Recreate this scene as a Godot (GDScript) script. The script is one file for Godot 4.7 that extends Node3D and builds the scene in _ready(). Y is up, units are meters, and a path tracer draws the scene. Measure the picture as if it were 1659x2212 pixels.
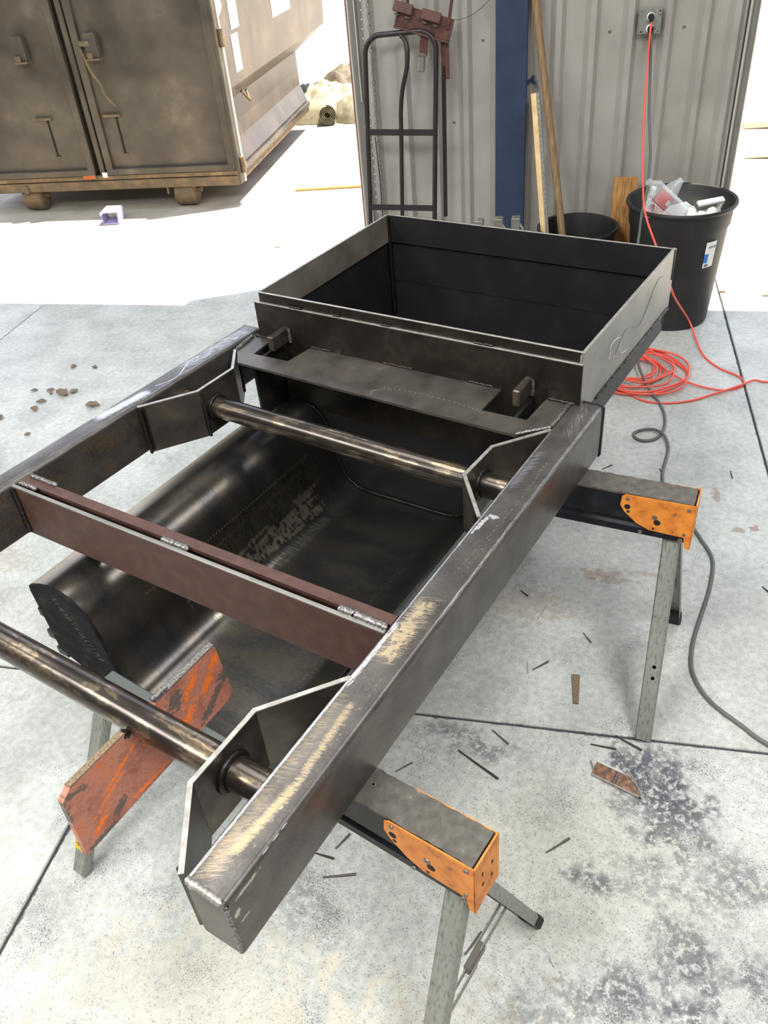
extends Node3D
# Workshop: a welded steel frame on two sawhorses, open doors to a sunlit yard.
# Frame axes: x across the frame, z along its rails, y up, metres. The building has axes of its own (s along the front wall, n into the shop).
const BASE := Vector3(-2.4973, 0, -4.4084)
const WD := Vector3(0.93843, 0, -0.34546)
const WN := Vector3(0.34546, 0, 0.93843)
const UPV := Vector3.UP
const H := 0.9965          # top of the rails
const S := 0.81            # top of the sawhorses
const LAMP := 11.5
var M := {}
var used := {}
var rng := RandomNumberGenerator.new()
var WT := Transform3D(Basis(WD, UPV, WN), BASE)

# ------------------------------------------------------------------ mesh builder
class MB:
	var v := PackedVector3Array()
	var n := PackedVector3Array()
	var u := PackedVector2Array()
	var T := Transform3D.IDENTITY
	func at(t: Transform3D) -> MB:
		T = t
		return self
	func put(p: Vector3, q: Vector3, w := Vector2.ZERO) -> void:
		v.append(T * p); n.append((T.basis * q).normalized()); u.append(w)
	func tri(a: Vector3, b: Vector3, c: Vector3) -> void:      # counter-clockwise seen from outside
		var q := (b - a).cross(c - a)
		if q.length_squared() < 1e-18: return
		q = q.normalized()
		put(a, q, Vector2(a.x + a.z, a.y)); put(c, q, Vector2(c.x + c.z, c.y)); put(b, q, Vector2(b.x + b.z, b.y))
	func quad(a: Vector3, b: Vector3, c: Vector3, d: Vector3) -> void:
		tri(a, b, c); tri(a, c, d)
	func quadn(a: Vector3, b: Vector3, c: Vector3, d: Vector3, na: Vector3, nb: Vector3, nc: Vector3, nd: Vector3, ua := Vector2.ZERO, ub := Vector2.ZERO, uc := Vector2.ZERO, ud := Vector2.ZERO) -> void:
		put(a, na, ua); put(c, nc, uc); put(b, nb, ub)
		put(a, na, ua); put(d, nd, ud); put(c, nc, uc)
	func box(c: Vector3, size: Vector3, b := 0.002, R := Basis.IDENTITY) -> MB:
		var h := size / 2
		b = minf(b, minf(h.x, minf(h.y, h.z)) * 0.45)
		var keep := T
		T = T * Transform3D(R, c)
		for ax in 3:
			var a1 := (ax + 1) % 3
			var a2 := (ax + 2) % 3
			for s in [-1.0, 1.0]:
				var q := []
				for k in [[-1, -1], [1, -1], [1, 1], [-1, 1]]:
					var p := Vector3.ZERO
					p[ax] = h[ax] * s; p[a1] = (h[a1] - b) * k[0]; p[a2] = (h[a2] - b) * k[1]
					q.append(p)
				if s > 0: quad(q[0], q[1], q[2], q[3])
				else: quad(q[3], q[2], q[1], q[0])
			for s in [-1.0, 1.0]:          # edges that run along ax
				for t in [-1.0, 1.0]:
					var p0 := Vector3.ZERO
					var p1 := Vector3.ZERO
					p0[a1] = h[a1] * s; p0[a2] = (h[a2] - b) * t
					p1[a1] = (h[a1] - b) * s; p1[a2] = h[a2] * t
					var e := Vector3.ZERO
					e[ax] = h[ax] - b
					_q(p0, p1, e)
		for sx in [-1.0, 1.0]:
			for sy in [-1.0, 1.0]:
				for sz in [-1.0, 1.0]:
					var px := Vector3(h.x * sx, (h.y - b) * sy, (h.z - b) * sz)
					var py := Vector3((h.x - b) * sx, h.y * sy, (h.z - b) * sz)
					var pz := Vector3((h.x - b) * sx, (h.y - b) * sy, h.z * sz)
					if sx * sy * sz > 0: tri(px, py, pz)
					else: tri(px, pz, py)
		T = keep
		return self
	func _q(p0: Vector3, p1: Vector3, e: Vector3) -> void:      # a bevel strip, turned outwards
		var a := p0 - e
		var b := p0 + e
		var c := p1 + e
		if (b - a).cross(c - a).dot(p0 + p1) > 0: quad(a, b, c, p1 - e)
		else: quad(p1 - e, c, b, a)
	# polygon in xy, pushed along z from z0 to z1; u runs along z, v round the outline
	func prism(poly: PackedVector2Array, z0: float, z1: float, smooth := 35.0) -> MB:
		var p := poly.duplicate()
		var area := 0.0
		for i in p.size(): area += p[i].cross(p[(i + 1) % p.size()])
		if area < 0: p.reverse()
		var k := p.size()
		var fn: Array[Vector3] = []
		var run := [0.0]
		for i in k:
			var d := p[(i + 1) % k] - p[i]
			fn.append(Vector3(d.y, -d.x, 0).normalized())
			run.append(run[i] + d.length())
		for i in k:
			var j := (i + 1) % k
			var na := fn[i]
			var nb := fn[i]
			if fn[i].angle_to(fn[(i + k - 1) % k]) < deg_to_rad(smooth): na = (fn[i] + fn[(i + k - 1) % k]).normalized()
			if fn[i].angle_to(fn[j]) < deg_to_rad(smooth): nb = (fn[i] + fn[j]).normalized()
			var va: float = run[i] / run[k]
			var vb: float = run[i + 1] / run[k]
			quadn(Vector3(p[i].x, p[i].y, z0), Vector3(p[j].x, p[j].y, z0), Vector3(p[j].x, p[j].y, z1), Vector3(p[i].x, p[i].y, z1), na, nb, nb, na, Vector2(0, va), Vector2(0, vb), Vector2(1, vb), Vector2(1, va))
		var ix := Geometry2D.triangulate_polygon(p)
		for t in range(0, ix.size(), 3):
			var a := p[ix[t]]
			var b := p[ix[t + 1]]
			var c := p[ix[t + 2]]
			if (b - a).cross(c - a) < 0:
				var w := b
				b = c; c = w
			tri(Vector3(a.x, a.y, z1), Vector3(b.x, b.y, z1), Vector3(c.x, c.y, z1))
			tri(Vector3(a.x, a.y, z0), Vector3(c.x, c.y, z0), Vector3(b.x, b.y, z0))
		return self
	# plan: polygon of (x, z), pushed up from y0 to y1
	func plan(poly: Array, y0: float, y1: float, smooth := 35.0) -> MB:
		var q := PackedVector2Array()
		for w in poly: q.append(Vector2(w.x, -w.y))
		var keep := T
		T = T * Transform3D(Basis(Vector3.RIGHT, Vector3.FORWARD, Vector3.UP), Vector3.ZERO)
		prism(q, y0, y1, smooth)
		T = keep
		return self
	# side: polygon of (z, y), pushed along x from x0 to x1
	func side(poly: Array, x0: float, x1: float, smooth := 35.0) -> MB:
		var q := PackedVector2Array()
		for w in poly: q.append(Vector2(-w.x, w.y))
		var keep := T
		T = T * Transform3D(Basis(Vector3(0, 0, -1), Vector3.UP, Vector3.RIGHT), Vector3.ZERO)
		prism(q, x0, x1, smooth)
		T = keep
		return self
	func tube(path: Array, r: float, sides := 8, rs: Array = []) -> MB:
		var k := path.size()
		var d0: Vector3 = (path[1] - path[0]).normalized()
		var side_ := d0.cross(Vector3.UP if absf(d0.y) < 0.9 else Vector3.RIGHT).normalized()
		var rings := []
		for i in k:
			var d: Vector3 = (path[mini(i + 1, k - 1)] - path[maxi(i - 1, 0)]).normalized()
			side_ = (side_ - d * side_.dot(d)).normalized()
			var up := side_.cross(d)
			var ring := []
			for j in sides:
				var a := TAU * j / sides
				ring.append(side_ * cos(a) + up * sin(a))
			rings.append(ring)
		for i in k - 1:
			var r0: float = r if rs.is_empty() else rs[i]
			var r1: float = r if rs.is_empty() else rs[i + 1]
			for j in sides:
				var j2 := (j + 1) % sides
				var a: Vector3 = rings[i][j]
				var b: Vector3 = rings[i][j2]
				var c: Vector3 = rings[i + 1][j2]
				var d: Vector3 = rings[i + 1][j]
				quadn(path[i] + a * r0, path[i + 1] + d * r1, path[i + 1] + c * r1, path[i] + b * r0, a, d, c, b, Vector2(float(i) / k, float(j) / sides), Vector2(float(i + 1) / k, float(j) / sides), Vector2(float(i + 1) / k, float(j + 1) / sides), Vector2(float(i) / k, float(j + 1) / sides))
		for e in [0, k - 1]:
			var re: float = r if rs.is_empty() else rs[e]
			if re < 1e-5: continue
			for j in sides:
				var a: Vector3 = path[e] + rings[e][j] * re
				var b: Vector3 = path[e] + rings[e][(j + 1) % sides] * re
				if e == 0: tri(path[e], a, b)
				else: tri(path[e], b, a)
		return self
	# profile of (radius, y), from the outside bottom upwards, then (for hollow things) down the inside
	func lathe(prof: Array, sides := 32, smooth := 40.0) -> MB:
		var k := prof.size()
		var fn := []
		for i in k - 1:
			var d: Vector2 = prof[i + 1] - prof[i]
			fn.append(Vector2(d.y, -d.x).normalized())
		for i in k - 1:
			var na: Vector2 = fn[i]
			var nb: Vector2 = fn[i]
			if i > 0 and absf(fn[i].angle_to(fn[i - 1])) < deg_to_rad(smooth): na = (fn[i] + fn[i - 1]).normalized()
			if i < k - 2 and absf(fn[i].angle_to(fn[i + 1])) < deg_to_rad(smooth): nb = (fn[i] + fn[i + 1]).normalized()
			for j in sides:
				var a0 := TAU * j / sides
				var a1 := TAU * (j + 1) / sides
				var c0 := Vector3(cos(a0), 0, -sin(a0))
				var c1 := Vector3(cos(a1), 0, -sin(a1))
				var p: Vector2 = prof[i]
				var q: Vector2 = prof[i + 1]
				var P := c0 * p.x + Vector3.UP * p.y
				var Q := c1 * p.x + Vector3.UP * p.y
				var R := c1 * q.x + Vector3.UP * q.y
				var W := c0 * q.x + Vector3.UP * q.y
				quadn(P, Q, R, W, c0 * na.x + Vector3.UP * na.y, c1 * na.x + Vector3.UP * na.y, c1 * nb.x + Vector3.UP * nb.y, c0 * nb.x + Vector3.UP * nb.y)
		return self
	func mesh(mat: Material) -> ArrayMesh:
		var a := []
		a.resize(Mesh.ARRAY_MAX)
		a[Mesh.ARRAY_VERTEX] = v; a[Mesh.ARRAY_NORMAL] = n; a[Mesh.ARRAY_TEX_UV] = u
		var m := ArrayMesh.new()
		m.add_surface_from_arrays(Mesh.PRIMITIVE_TRIANGLES, a)
		m.surface_set_material(0, mat)
		return m

# ------------------------------------------------------------------ naming and tagging
func numbered(called: String, parent: Node) -> String:
	var key := str(parent.get_instance_id()) + called
	var k: int = used.get(key, 0)
	used[key] = k + 1
	return called if k == 0 else "%s_%03d" % [called, k]
func tag(o: Node3D, label: String, category: String, group := "") -> Node3D:
	o.set_meta("label", label); o.set_meta("category", category)
	if group != "": o.set_meta("group", group)
	return o
func thing(called: String, label: String, category: String, where := Transform3D.IDENTITY, group := "") -> Node3D:
	var o := Node3D.new()
	o.name = numbered(called, self)
	add_child(o, true)
	o.transform = where
	return tag(o, label, category, group)
# a mesh whose points are given in the frame `given`; it hangs under parent and lies where they say
func part(parent: Node3D, called: String, mb: MB, mat: Material, given := Transform3D.IDENTITY, own := true) -> MeshInstance3D:
	var o := MeshInstance3D.new()
	o.name = numbered(called, parent)
	o.mesh = mb.mesh(mat)
	parent.add_child(o, true)
	if not own: o.transform = parent.global_transform.affine_inverse() * given
	return o
func wpart(parent: Node3D, called: String, mb: MB, mat: Material) -> MeshInstance3D:   # points in world coordinates
	return part(parent, called, mb, mat, Transform3D.IDENTITY, false)
func lone(called: String, mb: MB, mat: Material, where: Transform3D, label: String, category: String, group := "") -> MeshInstance3D:
	var o := part(self, called, mb, mat)
	o.transform = where
	tag(o, label, category, group)
	return o
func struct(called: String, mb: MB, mat: Material, where := Transform3D.IDENTITY) -> MeshInstance3D:
	var o := part(self, called, mb, mat)
	o.transform = where
	o.set_meta("kind", "structure")
	return o
func dup(o: Node3D, where: Transform3D, label: String, group := "") -> Node3D:
	var c: Node3D = o.duplicate()
	var base_name := str(o.name).rstrip("0123456789").trim_suffix("_")
	c.name = numbered(base_name, self)
	add_child(c, true)
	c.transform = where
	c.set_meta("label", label)
	if group != "": c.set_meta("group", group)
	return c
func sn(s: float, n: float, y := 0.0) -> Vector3: return BASE + WD * s + WN * n + UPV * y
func wat(s: float, n: float, y := 0.0, turn := 0.0) -> Transform3D: return Transform3D(WT.basis * Basis(UPV, turn), sn(s, n, y))
func flat(p: Vector3, turn: float) -> Transform3D: return Transform3D(Basis(UPV, turn), p)

# ------------------------------------------------------------------ outlines
func ribbon(pts: Array, t: float) -> PackedVector2Array:      # a bent sheet of thickness t, seen on edge, t to the left of the line
	var k := pts.size()
	var out := PackedVector2Array()
	var back := PackedVector2Array()
	for i in k:
		var d0: Vector2 = (pts[i] - pts[maxi(i - 1, 0)]).normalized()
		var d1: Vector2 = (pts[mini(i + 1, k - 1)] - pts[i]).normalized()
		if i == 0: d0 = d1
		if i == k - 1: d1 = d0
		var m := (d0 + d1).normalized()
		var nn := Vector2(-m.y, m.x)
		var w := t / maxf(0.3, nn.dot(Vector2(-d1.y, d1.x)))
		out.append(pts[i]); back.append(pts[i] + nn * w)
	back.reverse()
	out.append_array(back)
	return out
func rrect(x0: float, y0: float, x1: float, y1: float, r: float, seg := 4) -> PackedVector2Array:
	var p := PackedVector2Array()
	for c in [[x1 - r, y1 - r, 0.0], [x0 + r, y1 - r, 90.0], [x0 + r, y0 + r, 180.0], [x1 - r, y0 + r, 270.0]]:
		for i in seg + 1:
			var a := deg_to_rad(c[2] + 90.0 * i / seg)
			p.append(Vector2(c[0] + r * cos(a), c[1] + r * sin(a)))
	return p
func smooth_path(pts: Array, step := 0.02) -> Array:           # Catmull-Rom through the points
	var out := []
	for i in pts.size() - 1:
		var a: Vector3 = pts[maxi(i - 1, 0)]
		var b: Vector3 = pts[i]
		var c: Vector3 = pts[i + 1]
		var d: Vector3 = pts[mini(i + 2, pts.size() - 1)]
		var k := maxi(2, int((c - b).length() / step))
		for j in k: out.append(b.cubic_interpolate(c, a, d, float(j) / k))
	out.append(pts[pts.size() - 1])
	return out
func bead(a: Vector3, b: Vector3, r := 0.006) -> MB:           # a weld: a rod of overlapping ripples
	var k := maxi(6, int((b - a).length() / 0.0035))
	var path := []
	var rs := []
	for i in k + 1:
		var t := float(i) / k
		path.append(a.lerp(b, t) + Vector3(rng.randf_range(-1, 1), rng.randf_range(-1, 1), rng.randf_range(-1, 1)) * r * 0.12)
		rs.append(r * (0.75 + 0.3 * absf(sin(i * 1.05)) + rng.randf_range(-0.08, 0.08)) * (0.35 if i == 0 or i == k else 1.0))
	return MB.new().tube(path, r, 7, rs)
func ring_bead(c: Vector3, axis: Vector3, rad: float, r := 0.007) -> MB:
	var u := axis.cross(Vector3.UP).normalized()
	var w := axis.cross(u).normalized()
	var path := []
	var rs := []
	for i in 73:
		var a := TAU * i / 72.0
		path.append(c + (u * cos(a) + w * sin(a)) * rad)
		rs.append(r * (0.8 + 0.3 * absf(sin(i * 1.05))))
	return MB.new().tube(path, r, 7, rs)

# ------------------------------------------------------------------ textures and materials
func noise(freq: float, oct := 4, kind := FastNoiseLite.TYPE_SIMPLEX_SMOOTH, s := 1) -> FastNoiseLite:
	var f := FastNoiseLite.new()
	f.noise_type = kind; f.frequency = freq; f.fractal_octaves = oct; f.seed = s; f.fractal_gain = 0.55
	if oct < 2: f.fractal_type = FastNoiseLite.FRACTAL_NONE
	return f
func ntex(freq: float, stops: Array, s := 1, oct := 5, size := 512, normal := 0.0) -> NoiseTexture2D:
	var t := NoiseTexture2D.new()
	t.noise = noise(freq, oct, FastNoiseLite.TYPE_SIMPLEX_SMOOTH, s)
	t.width = size; t.height = size; t.seamless = true
	if normal > 0.0:
		t.as_normal_map = true; t.bump_strength = normal
	if not stops.is_empty():
		var g := Gradient.new()
		var off := PackedFloat32Array()
		var col := PackedColorArray()
		for q in stops:
			off.append(q[0]); col.append(q[1])
		g.offsets = off; g.colors = col
		t.color_ramp = g
	return t
func c8(r: int, g: int, b: int) -> Color: return Color(r / 255.0, g / 255.0, b / 255.0)
func mat(col: Color, rough := 0.6, metal := 0.0, tex: Texture2D = null, scale := 1.0) -> StandardMaterial3D:
	var m := StandardMaterial3D.new()
	m.albedo_color = col; m.roughness = rough; m.metallic = metal
	if tex:
		m.albedo_texture = tex
		m.uv1_triplanar = true; m.uv1_scale = Vector3.ONE * scale
	return m
func grey_bytes(f: FastNoiseLite, w: int, h: int) -> PackedByteArray:
	var im := f.get_image(w, h, false, false, true)
	im.convert(Image.FORMAT_L8)
	return im.get_data()
# soft-edged stroke or blot painted into an image; edges are broken up by noise
func blot(im: Image, cx: float, cy: float, rx: float, ry: float, col: Color, strength: float, rough := 0.6, f: FastNoiseLite = null, turn := 0.0) -> void:
	var R := maxf(rx, ry) * 1.3
	var ct := cos(turn)
	var st := sin(turn)
	for y in range(maxi(0, int(cy - R)), mini(im.get_height(), int(cy + R) + 1)):
		for x in range(maxi(0, int(cx - R)), mini(im.get_width(), int(cx + R) + 1)):
			var dx := x - cx
			var dy := y - cy
			var a := (dx * ct + dy * st) / rx
			var b := (-dx * st + dy * ct) / ry
			var d := a * a + b * b
			if d > 1.5: continue
			var k := 1.0 - sqrt(d)
			if f: k += f.get_noise_2d(x, y) * rough
			k = clampf(k * 3.0, 0, 1) * strength
			if k > 0.01: im.set_pixel(x, y, im.get_pixel(x, y).lerp(col, k))
func hatch(im: Image, x0: float, y0: float, x1: float, y1: float, count: int, length: float, dir: float, col: Color, strength: float, spread := 6.0) -> void:   # many short brushed scratches
	for i in count:
		var t := rng.randf()
		var p := Vector2(lerpf(x0, x1, t), lerpf(y0, y1, t)) + Vector2(rng.randf_range(-spread, spread), rng.randf_range(-spread, spread))
		var a := dir + rng.randf_range(-0.2, 0.2)
		var l := length * rng.randf_range(0.4, 1.2)
		var k := strength * rng.randf_range(0.4, 1.0)
		for j in int(l):
			var q := p + Vector2(cos(a), sin(a)) * (j - l / 2)
			var x := int(q.x)
			var y := int(q.y)
			if x >= 0 and y >= 0 and x < im.get_width() and y < im.get_height(): im.set_pixel(x, y, im.get_pixel(x, y).lerp(col, k))
func base_image(w: int, h: int, stops: Array, f1: FastNoiseLite, f2: FastNoiseLite) -> Image:
	var g := Gradient.new()
	var off := PackedFloat32Array()
	var cl := PackedColorArray()
	for q in stops:
		off.append(q[0]); cl.append(q[1])
	g.offsets = off; g.colors = cl
	var lut := PackedByteArray()
	for i in 256:
		var c := g.sample(i / 255.0)
		lut.append(c.r8); lut.append(c.g8); lut.append(c.b8)
	var a := grey_bytes(f1, w, h)
	var b := grey_bytes(f2, w, h)
	var out := PackedByteArray()
	out.resize(w * h * 3)
	for i in w * h:
		var k := ((a[i] * 5 + b[i] * 3) >> 3) * 3
		out[i * 3] = lut[k]; out[i * 3 + 1] = lut[k + 1]; out[i * 3 + 2] = lut[k + 2]
	return Image.create_from_data(w, h, false, Image.FORMAT_RGB8, out)
func dashes(im: Image, count: int, x0: float, y0: float, x1: float, y1: float, px: float, col: Color, near := Vector2(-1, -1), reach := 1.0) -> void:   # scattered grit: short dark dashes
	var i := 0
	while i < count:
		i += 1
		var p := Vector2(rng.randf_range(x0, x1), rng.randf_range(y0, y1))
		if near.x >= 0 and rng.randf() > clampf(1.25 - p.distance_to(near) / reach, 0.15, 1.0): continue
		var a := rng.randf() * TAU
		var l := px * rng.randf_range(0.6, 2.2)
		var k := rng.randf_range(0.15, 0.75)
		for j in int(l) + 1:
			var q := p + Vector2(cos(a), sin(a)) * j
			if q.x < 1 or q.y < 1 or q.x >= im.get_width() - 2 or q.y >= im.get_height() - 2: continue
			im.set_pixel(int(q.x), int(q.y), im.get_pixel(int(q.x), int(q.y)).lerp(col, k))
			if j % 2 == 0 and px > 2.0: im.set_pixel(int(q.x) + 1, int(q.y), im.get_pixel(int(q.x) + 1, int(q.y)).lerp(col, k * 0.6))
func stain(im: Image, cx: float, cy: float, rx_: float, ry_: float, col: Color, strength: float, f: FastNoiseLite, g: FastNoiseLite) -> void:   # trodden dirt: soft overall, broken up finely
	for y in range(maxi(0, int(cy - ry_ * 1.3)), mini(im.get_height(), int(cy + ry_ * 1.3))):
		for x in range(maxi(0, int(cx - rx_ * 1.3)), mini(im.get_width(), int(cx + rx_ * 1.3))):
			var d := Vector2((x - cx) / rx_, (y - cy) / ry_).length()
			if d > 1.3: continue
			var k := clampf((1.05 - d) * 1.3 + f.get_noise_2d(x, y) * 1.1, 0, 1)
			k *= clampf(0.82 + g.get_noise_2d(x, y) * 3.2, 0, 1) * strength
			if k > 0.02: im.set_pixel(x, y, im.get_pixel(x, y).lerp(col, k))
func uvmat(im: Image, rough: float, metal: float) -> StandardMaterial3D:
	im.generate_mipmaps()
	var m := mat(Color.WHITE, rough, metal)
	m.albedo_texture = ImageTexture.create_from_image(im)
	return m

func make_materials() -> void:
	M.steel = mat(Color.WHITE, 0.4, 0.6, ntex(0.011, [[0.0, c8(72, 64, 59)], [0.5, c8(94, 87, 81)], [0.8, c8(104, 96, 88)], [1.0, c8(124, 114, 102)]], 3), 1.0)
	M.steel_dark = mat(Color.WHITE, 0.45, 0.4, ntex(0.009, [[0.0, c8(30, 28, 29)], [0.5, c8(43, 39, 38)], [0.75, c8(52, 46, 41)], [0.9, c8(66, 56, 45)], [1.0, c8(86, 74, 58)]], 7), 1.1)
	M.side_steel = mat(Color.WHITE, 0.4, 0.55, ntex(0.008, [[0.0, c8(122, 118, 111)], [0.5, c8(142, 139, 132)], [0.8, c8(148, 142, 132)], [1.0, c8(164, 160, 152)]], 17), 1.0)
	M.edge = mat(Color.WHITE, 0.4, 0.6, ntex(0.06, [[0.0, c8(140, 133, 124)], [0.5, c8(166, 160, 152)], [1.0, c8(190, 186, 180)]], 5), 1.0)
	M.weld = mat(Color.WHITE, 0.35, 0.7, ntex(0.08, [[0.0, c8(70, 64, 60)], [0.5, c8(128, 122, 118)], [1.0, c8(190, 186, 182)]], 9), 4.0)
	M.weld_dark = mat(Color.WHITE, 0.35, 0.6, ntex(0.08, [[0.0, c8(22, 20, 19)], [0.5, c8(42, 38, 36)], [1.0, c8(84, 76, 68)]], 10), 4.0)
	M.primer = mat(Color.WHITE, 0.62, 0.05, ntex(0.02, [[0.0, c8(62, 39, 31)], [0.5, c8(74, 47, 38)], [0.8, c8(82, 54, 44)], [1.0, c8(104, 74, 62)]], 13), 1.5)
	M.pipe = mat(Color.WHITE, 0.24, 0.85, ntex(0.012, [[0.0, c8(62, 55, 52)], [0.5, c8(84, 76, 71)], [0.62, c8(96, 86, 77)], [0.70, c8(160, 140, 110)], [0.78, c8(110, 98, 86)], [1.0, c8(150, 140, 126)]], 21), 1.0)
	M.pipe.uv1_scale = Vector3(0.9, 3.2, 3.2)
	M.galv = mat(Color.WHITE, 0.45, 0.35, ntex(0.02, [[0.0, c8(84, 70, 54)], [0.24, c8(112, 104, 90)], [0.32, c8(134, 134, 125)], [0.6, c8(142, 143, 136)], [1.0, c8(150, 152, 146)]], 23), 1.0)
	M.galv.uv1_scale = Vector3(9.0, 2.6, 9.0)
	M.galv_dull = mat(c8(104, 106, 102), 0.55, 0.3)
	M.mill_black = mat(Color.WHITE, 0.55, 0.2, ntex(0.009, [[0.0, c8(22, 22, 25)], [0.6, c8(29, 28, 30)], [1.0, c8(40, 36, 33)]], 8), 1.0)
	M.bracket = mat(Color.WHITE, 0.36, 0.7, ntex(0.009, [[0.0, c8(58, 50, 46)], [0.5, c8(84, 77, 72)], [0.8, c8(104, 94, 82)], [1.0, c8(126, 114, 98)]], 12), 1.3)
	M.skin = mat(Color.WHITE, 0.4, 0.5, ntex(0.008, [[0.0, c8(28, 24, 22)], [0.5, c8(40, 34, 29)], [0.7, c8(54, 46, 38)], [0.85, c8(40, 35, 32)], [1.0, c8(84, 74, 60)]], 14), 1.2)
	M.collar = mat(Color.WHITE, 0.5, 0.25, ntex(0.007, [[0.0, c8(84, 76, 68)], [0.5, c8(108, 99, 89)], [1.0, c8(130, 122, 112)]], 15), 1.0)
	M.beam_top = mat(Color.WHITE, 0.75, 0.1, ntex(0.03, [[0.0, c8(66, 60, 54)], [0.5, c8(84, 78, 71)], [0.8, c8(94, 88, 80)], [1.0, c8(136, 131, 124)]], 29), 1.6)
	M.beam = mat(Color.WHITE, 0.42, 0.0, ntex(0.02, [[0.0, c8(16, 17, 22)], [0.6, c8(23, 24, 31)], [1.0, c8(44, 44, 48)]], 31), 1.6)
	M.beam.metallic_specular = 0.3
	M.orange = mat(Color.WHITE, 0.5, 0.0, ntex(0.018, [[0.0, c8(110, 62, 30)], [0.18, c8(186, 104, 30)], [0.5, c8(212, 124, 38)], [1.0, c8(224, 142, 58)]], 37), 1.5)
	M.hole = mat(c8(14, 13, 13), 0.8)
	M.rubber = mat(c8(26, 26, 27), 0.8)
	M.bolt = mat(c8(120, 112, 104), 0.4, 0.6)
	M.panel = mat(Color.WHITE, 0.42, 0.1, ntex(0.008, [[0.0, c8(150, 144, 137)], [0.5, c8(163, 157, 150)], [1.0, c8(172, 166, 160)]], 41), 0.4)
	M.trim = mat(c8(122, 118, 112), 0.45, 0.3)
	M.trim_light = mat(c8(196, 192, 184), 0.4, 0.3)
	M.trim_brown = mat(c8(120, 72, 58), 0.5)
	M.blue = mat(Color.WHITE, 0.5, 0.0, ntex(0.01, [[0.0, c8(34, 46, 68)], [0.5, c8(39, 53, 78)], [1.0, c8(44, 58, 84)]], 43), 0.8)
	M.white_wall = mat(c8(122, 118, 112), 0.8)
	M.chain = mat(c8(140, 136, 128), 0.4, 0.6)
	M.wood = mat(Color.WHITE, 0.6, 0.0, ntex(0.015, [[0.0, c8(96, 72, 48)], [0.5, c8(132, 104, 72)], [1.0, c8(160, 134, 98)]], 47), 1.0)
	M.wood.uv1_scale = Vector3(9, 0.9, 9)
	M.plank = mat(Color.WHITE, 0.7, 0.0, ntex(0.015, [[0.0, c8(112, 74, 34)], [0.5, c8(172, 122, 66)], [1.0, c8(204, 158, 98)]], 48), 1.0)
	M.plank.uv1_scale = Vector3(6, 0.8, 6)
	M.pine = mat(Color.WHITE, 0.6, 0.0, ntex(0.02, [[0.0, c8(206, 166, 110)], [1.0, c8(236, 206, 160)]], 49), 1.0)
	M.bin = mat(Color.WHITE, 0.55, 0.0, ntex(0.01, [[0.0, c8(26, 25, 26)], [0.6, c8(34, 33, 34)], [1.0, c8(46, 45, 45)]], 53), 1.0)
	M.truck = mat(c8(52, 45, 46), 0.4, 0.4)
	M.rust_red = mat(Color.WHITE, 0.65, 0.05, ntex(0.03, [[0.0, c8(66, 38, 32)], [0.5, c8(88, 54, 46)], [1.0, c8(106, 72, 60)]], 59), 1.2)
	M.red_cord = mat(c8(232, 92, 74), 0.45)
	M.grey_cord = mat(c8(92, 92, 90), 0.5)
	M.dump = mat(Color.WHITE, 0.5, 0.1, ntex(0.006, [[0.0, c8(60, 54, 47)], [0.45, c8(80, 73, 64)], [0.7, c8(90, 82, 71)], [1.0, c8(118, 106, 90)]], 61, 6), 0.4)
	M.dump_rust = mat(Color.WHITE, 0.7, 0.1, ntex(0.012, [[0.0, c8(84, 72, 56)], [0.5, c8(104, 91, 72)], [0.75, c8(122, 97, 70)], [1.0, c8(140, 122, 96)]], 67, 6), 0.9)
	M.dump_side = mat(Color.WHITE, 0.32, 0.25, ntex(0.007, [[0.0, c8(52, 47, 43)], [0.5, c8(68, 62, 57)], [0.75, c8(82, 70, 60)], [1.0, c8(94, 88, 82)]], 71, 6), 0.5)
	M.paper = mat(c8(238, 236, 230), 0.7)
	M.tarp = mat(Color.WHITE, 0.6, 0.0, ntex(0.02, [[0.0, c8(92, 84, 66)], [0.5, c8(128, 122, 102)], [1.0, c8(152, 147, 130)]], 73), 1.0)
	M.tarp_dark = mat(Color.WHITE, 0.65, 0.0, ntex(0.02, [[0.0, c8(46, 40, 32)], [0.5, c8(82, 72, 56)], [1.0, c8(120, 108, 86)]], 74), 1.0)
	M.leaf = mat(Color.WHITE, 0.8, 0.0, ntex(0.05, [[0.0, c8(74, 58, 44)], [0.5, c8(116, 96, 74)], [1.0, c8(154, 136, 110)]], 79), 6.0)
	M.rod = mat(c8(92, 84, 80), 0.45, 0.5)
	M.rod_dark = mat(c8(58, 50, 47), 0.5, 0.3)
	M.rod_bright = mat(c8(170, 166, 162), 0.35, 0.6)
	var cl := mat(Color(0.92, 0.94, 0.94, 0.28), 0.12)
	cl.transparency = BaseMaterial3D.TRANSPARENCY_ALPHA
	M.clear = cl
	var yard := mat(Color.WHITE, 0.85, 0.0, ntex(0.01, [[0.0, c8(152, 143, 129)], [0.5, c8(172, 162, 147)], [1.0, c8(190, 181, 166)]], 83, 6), 0.3)
	M.yard = yard

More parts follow.
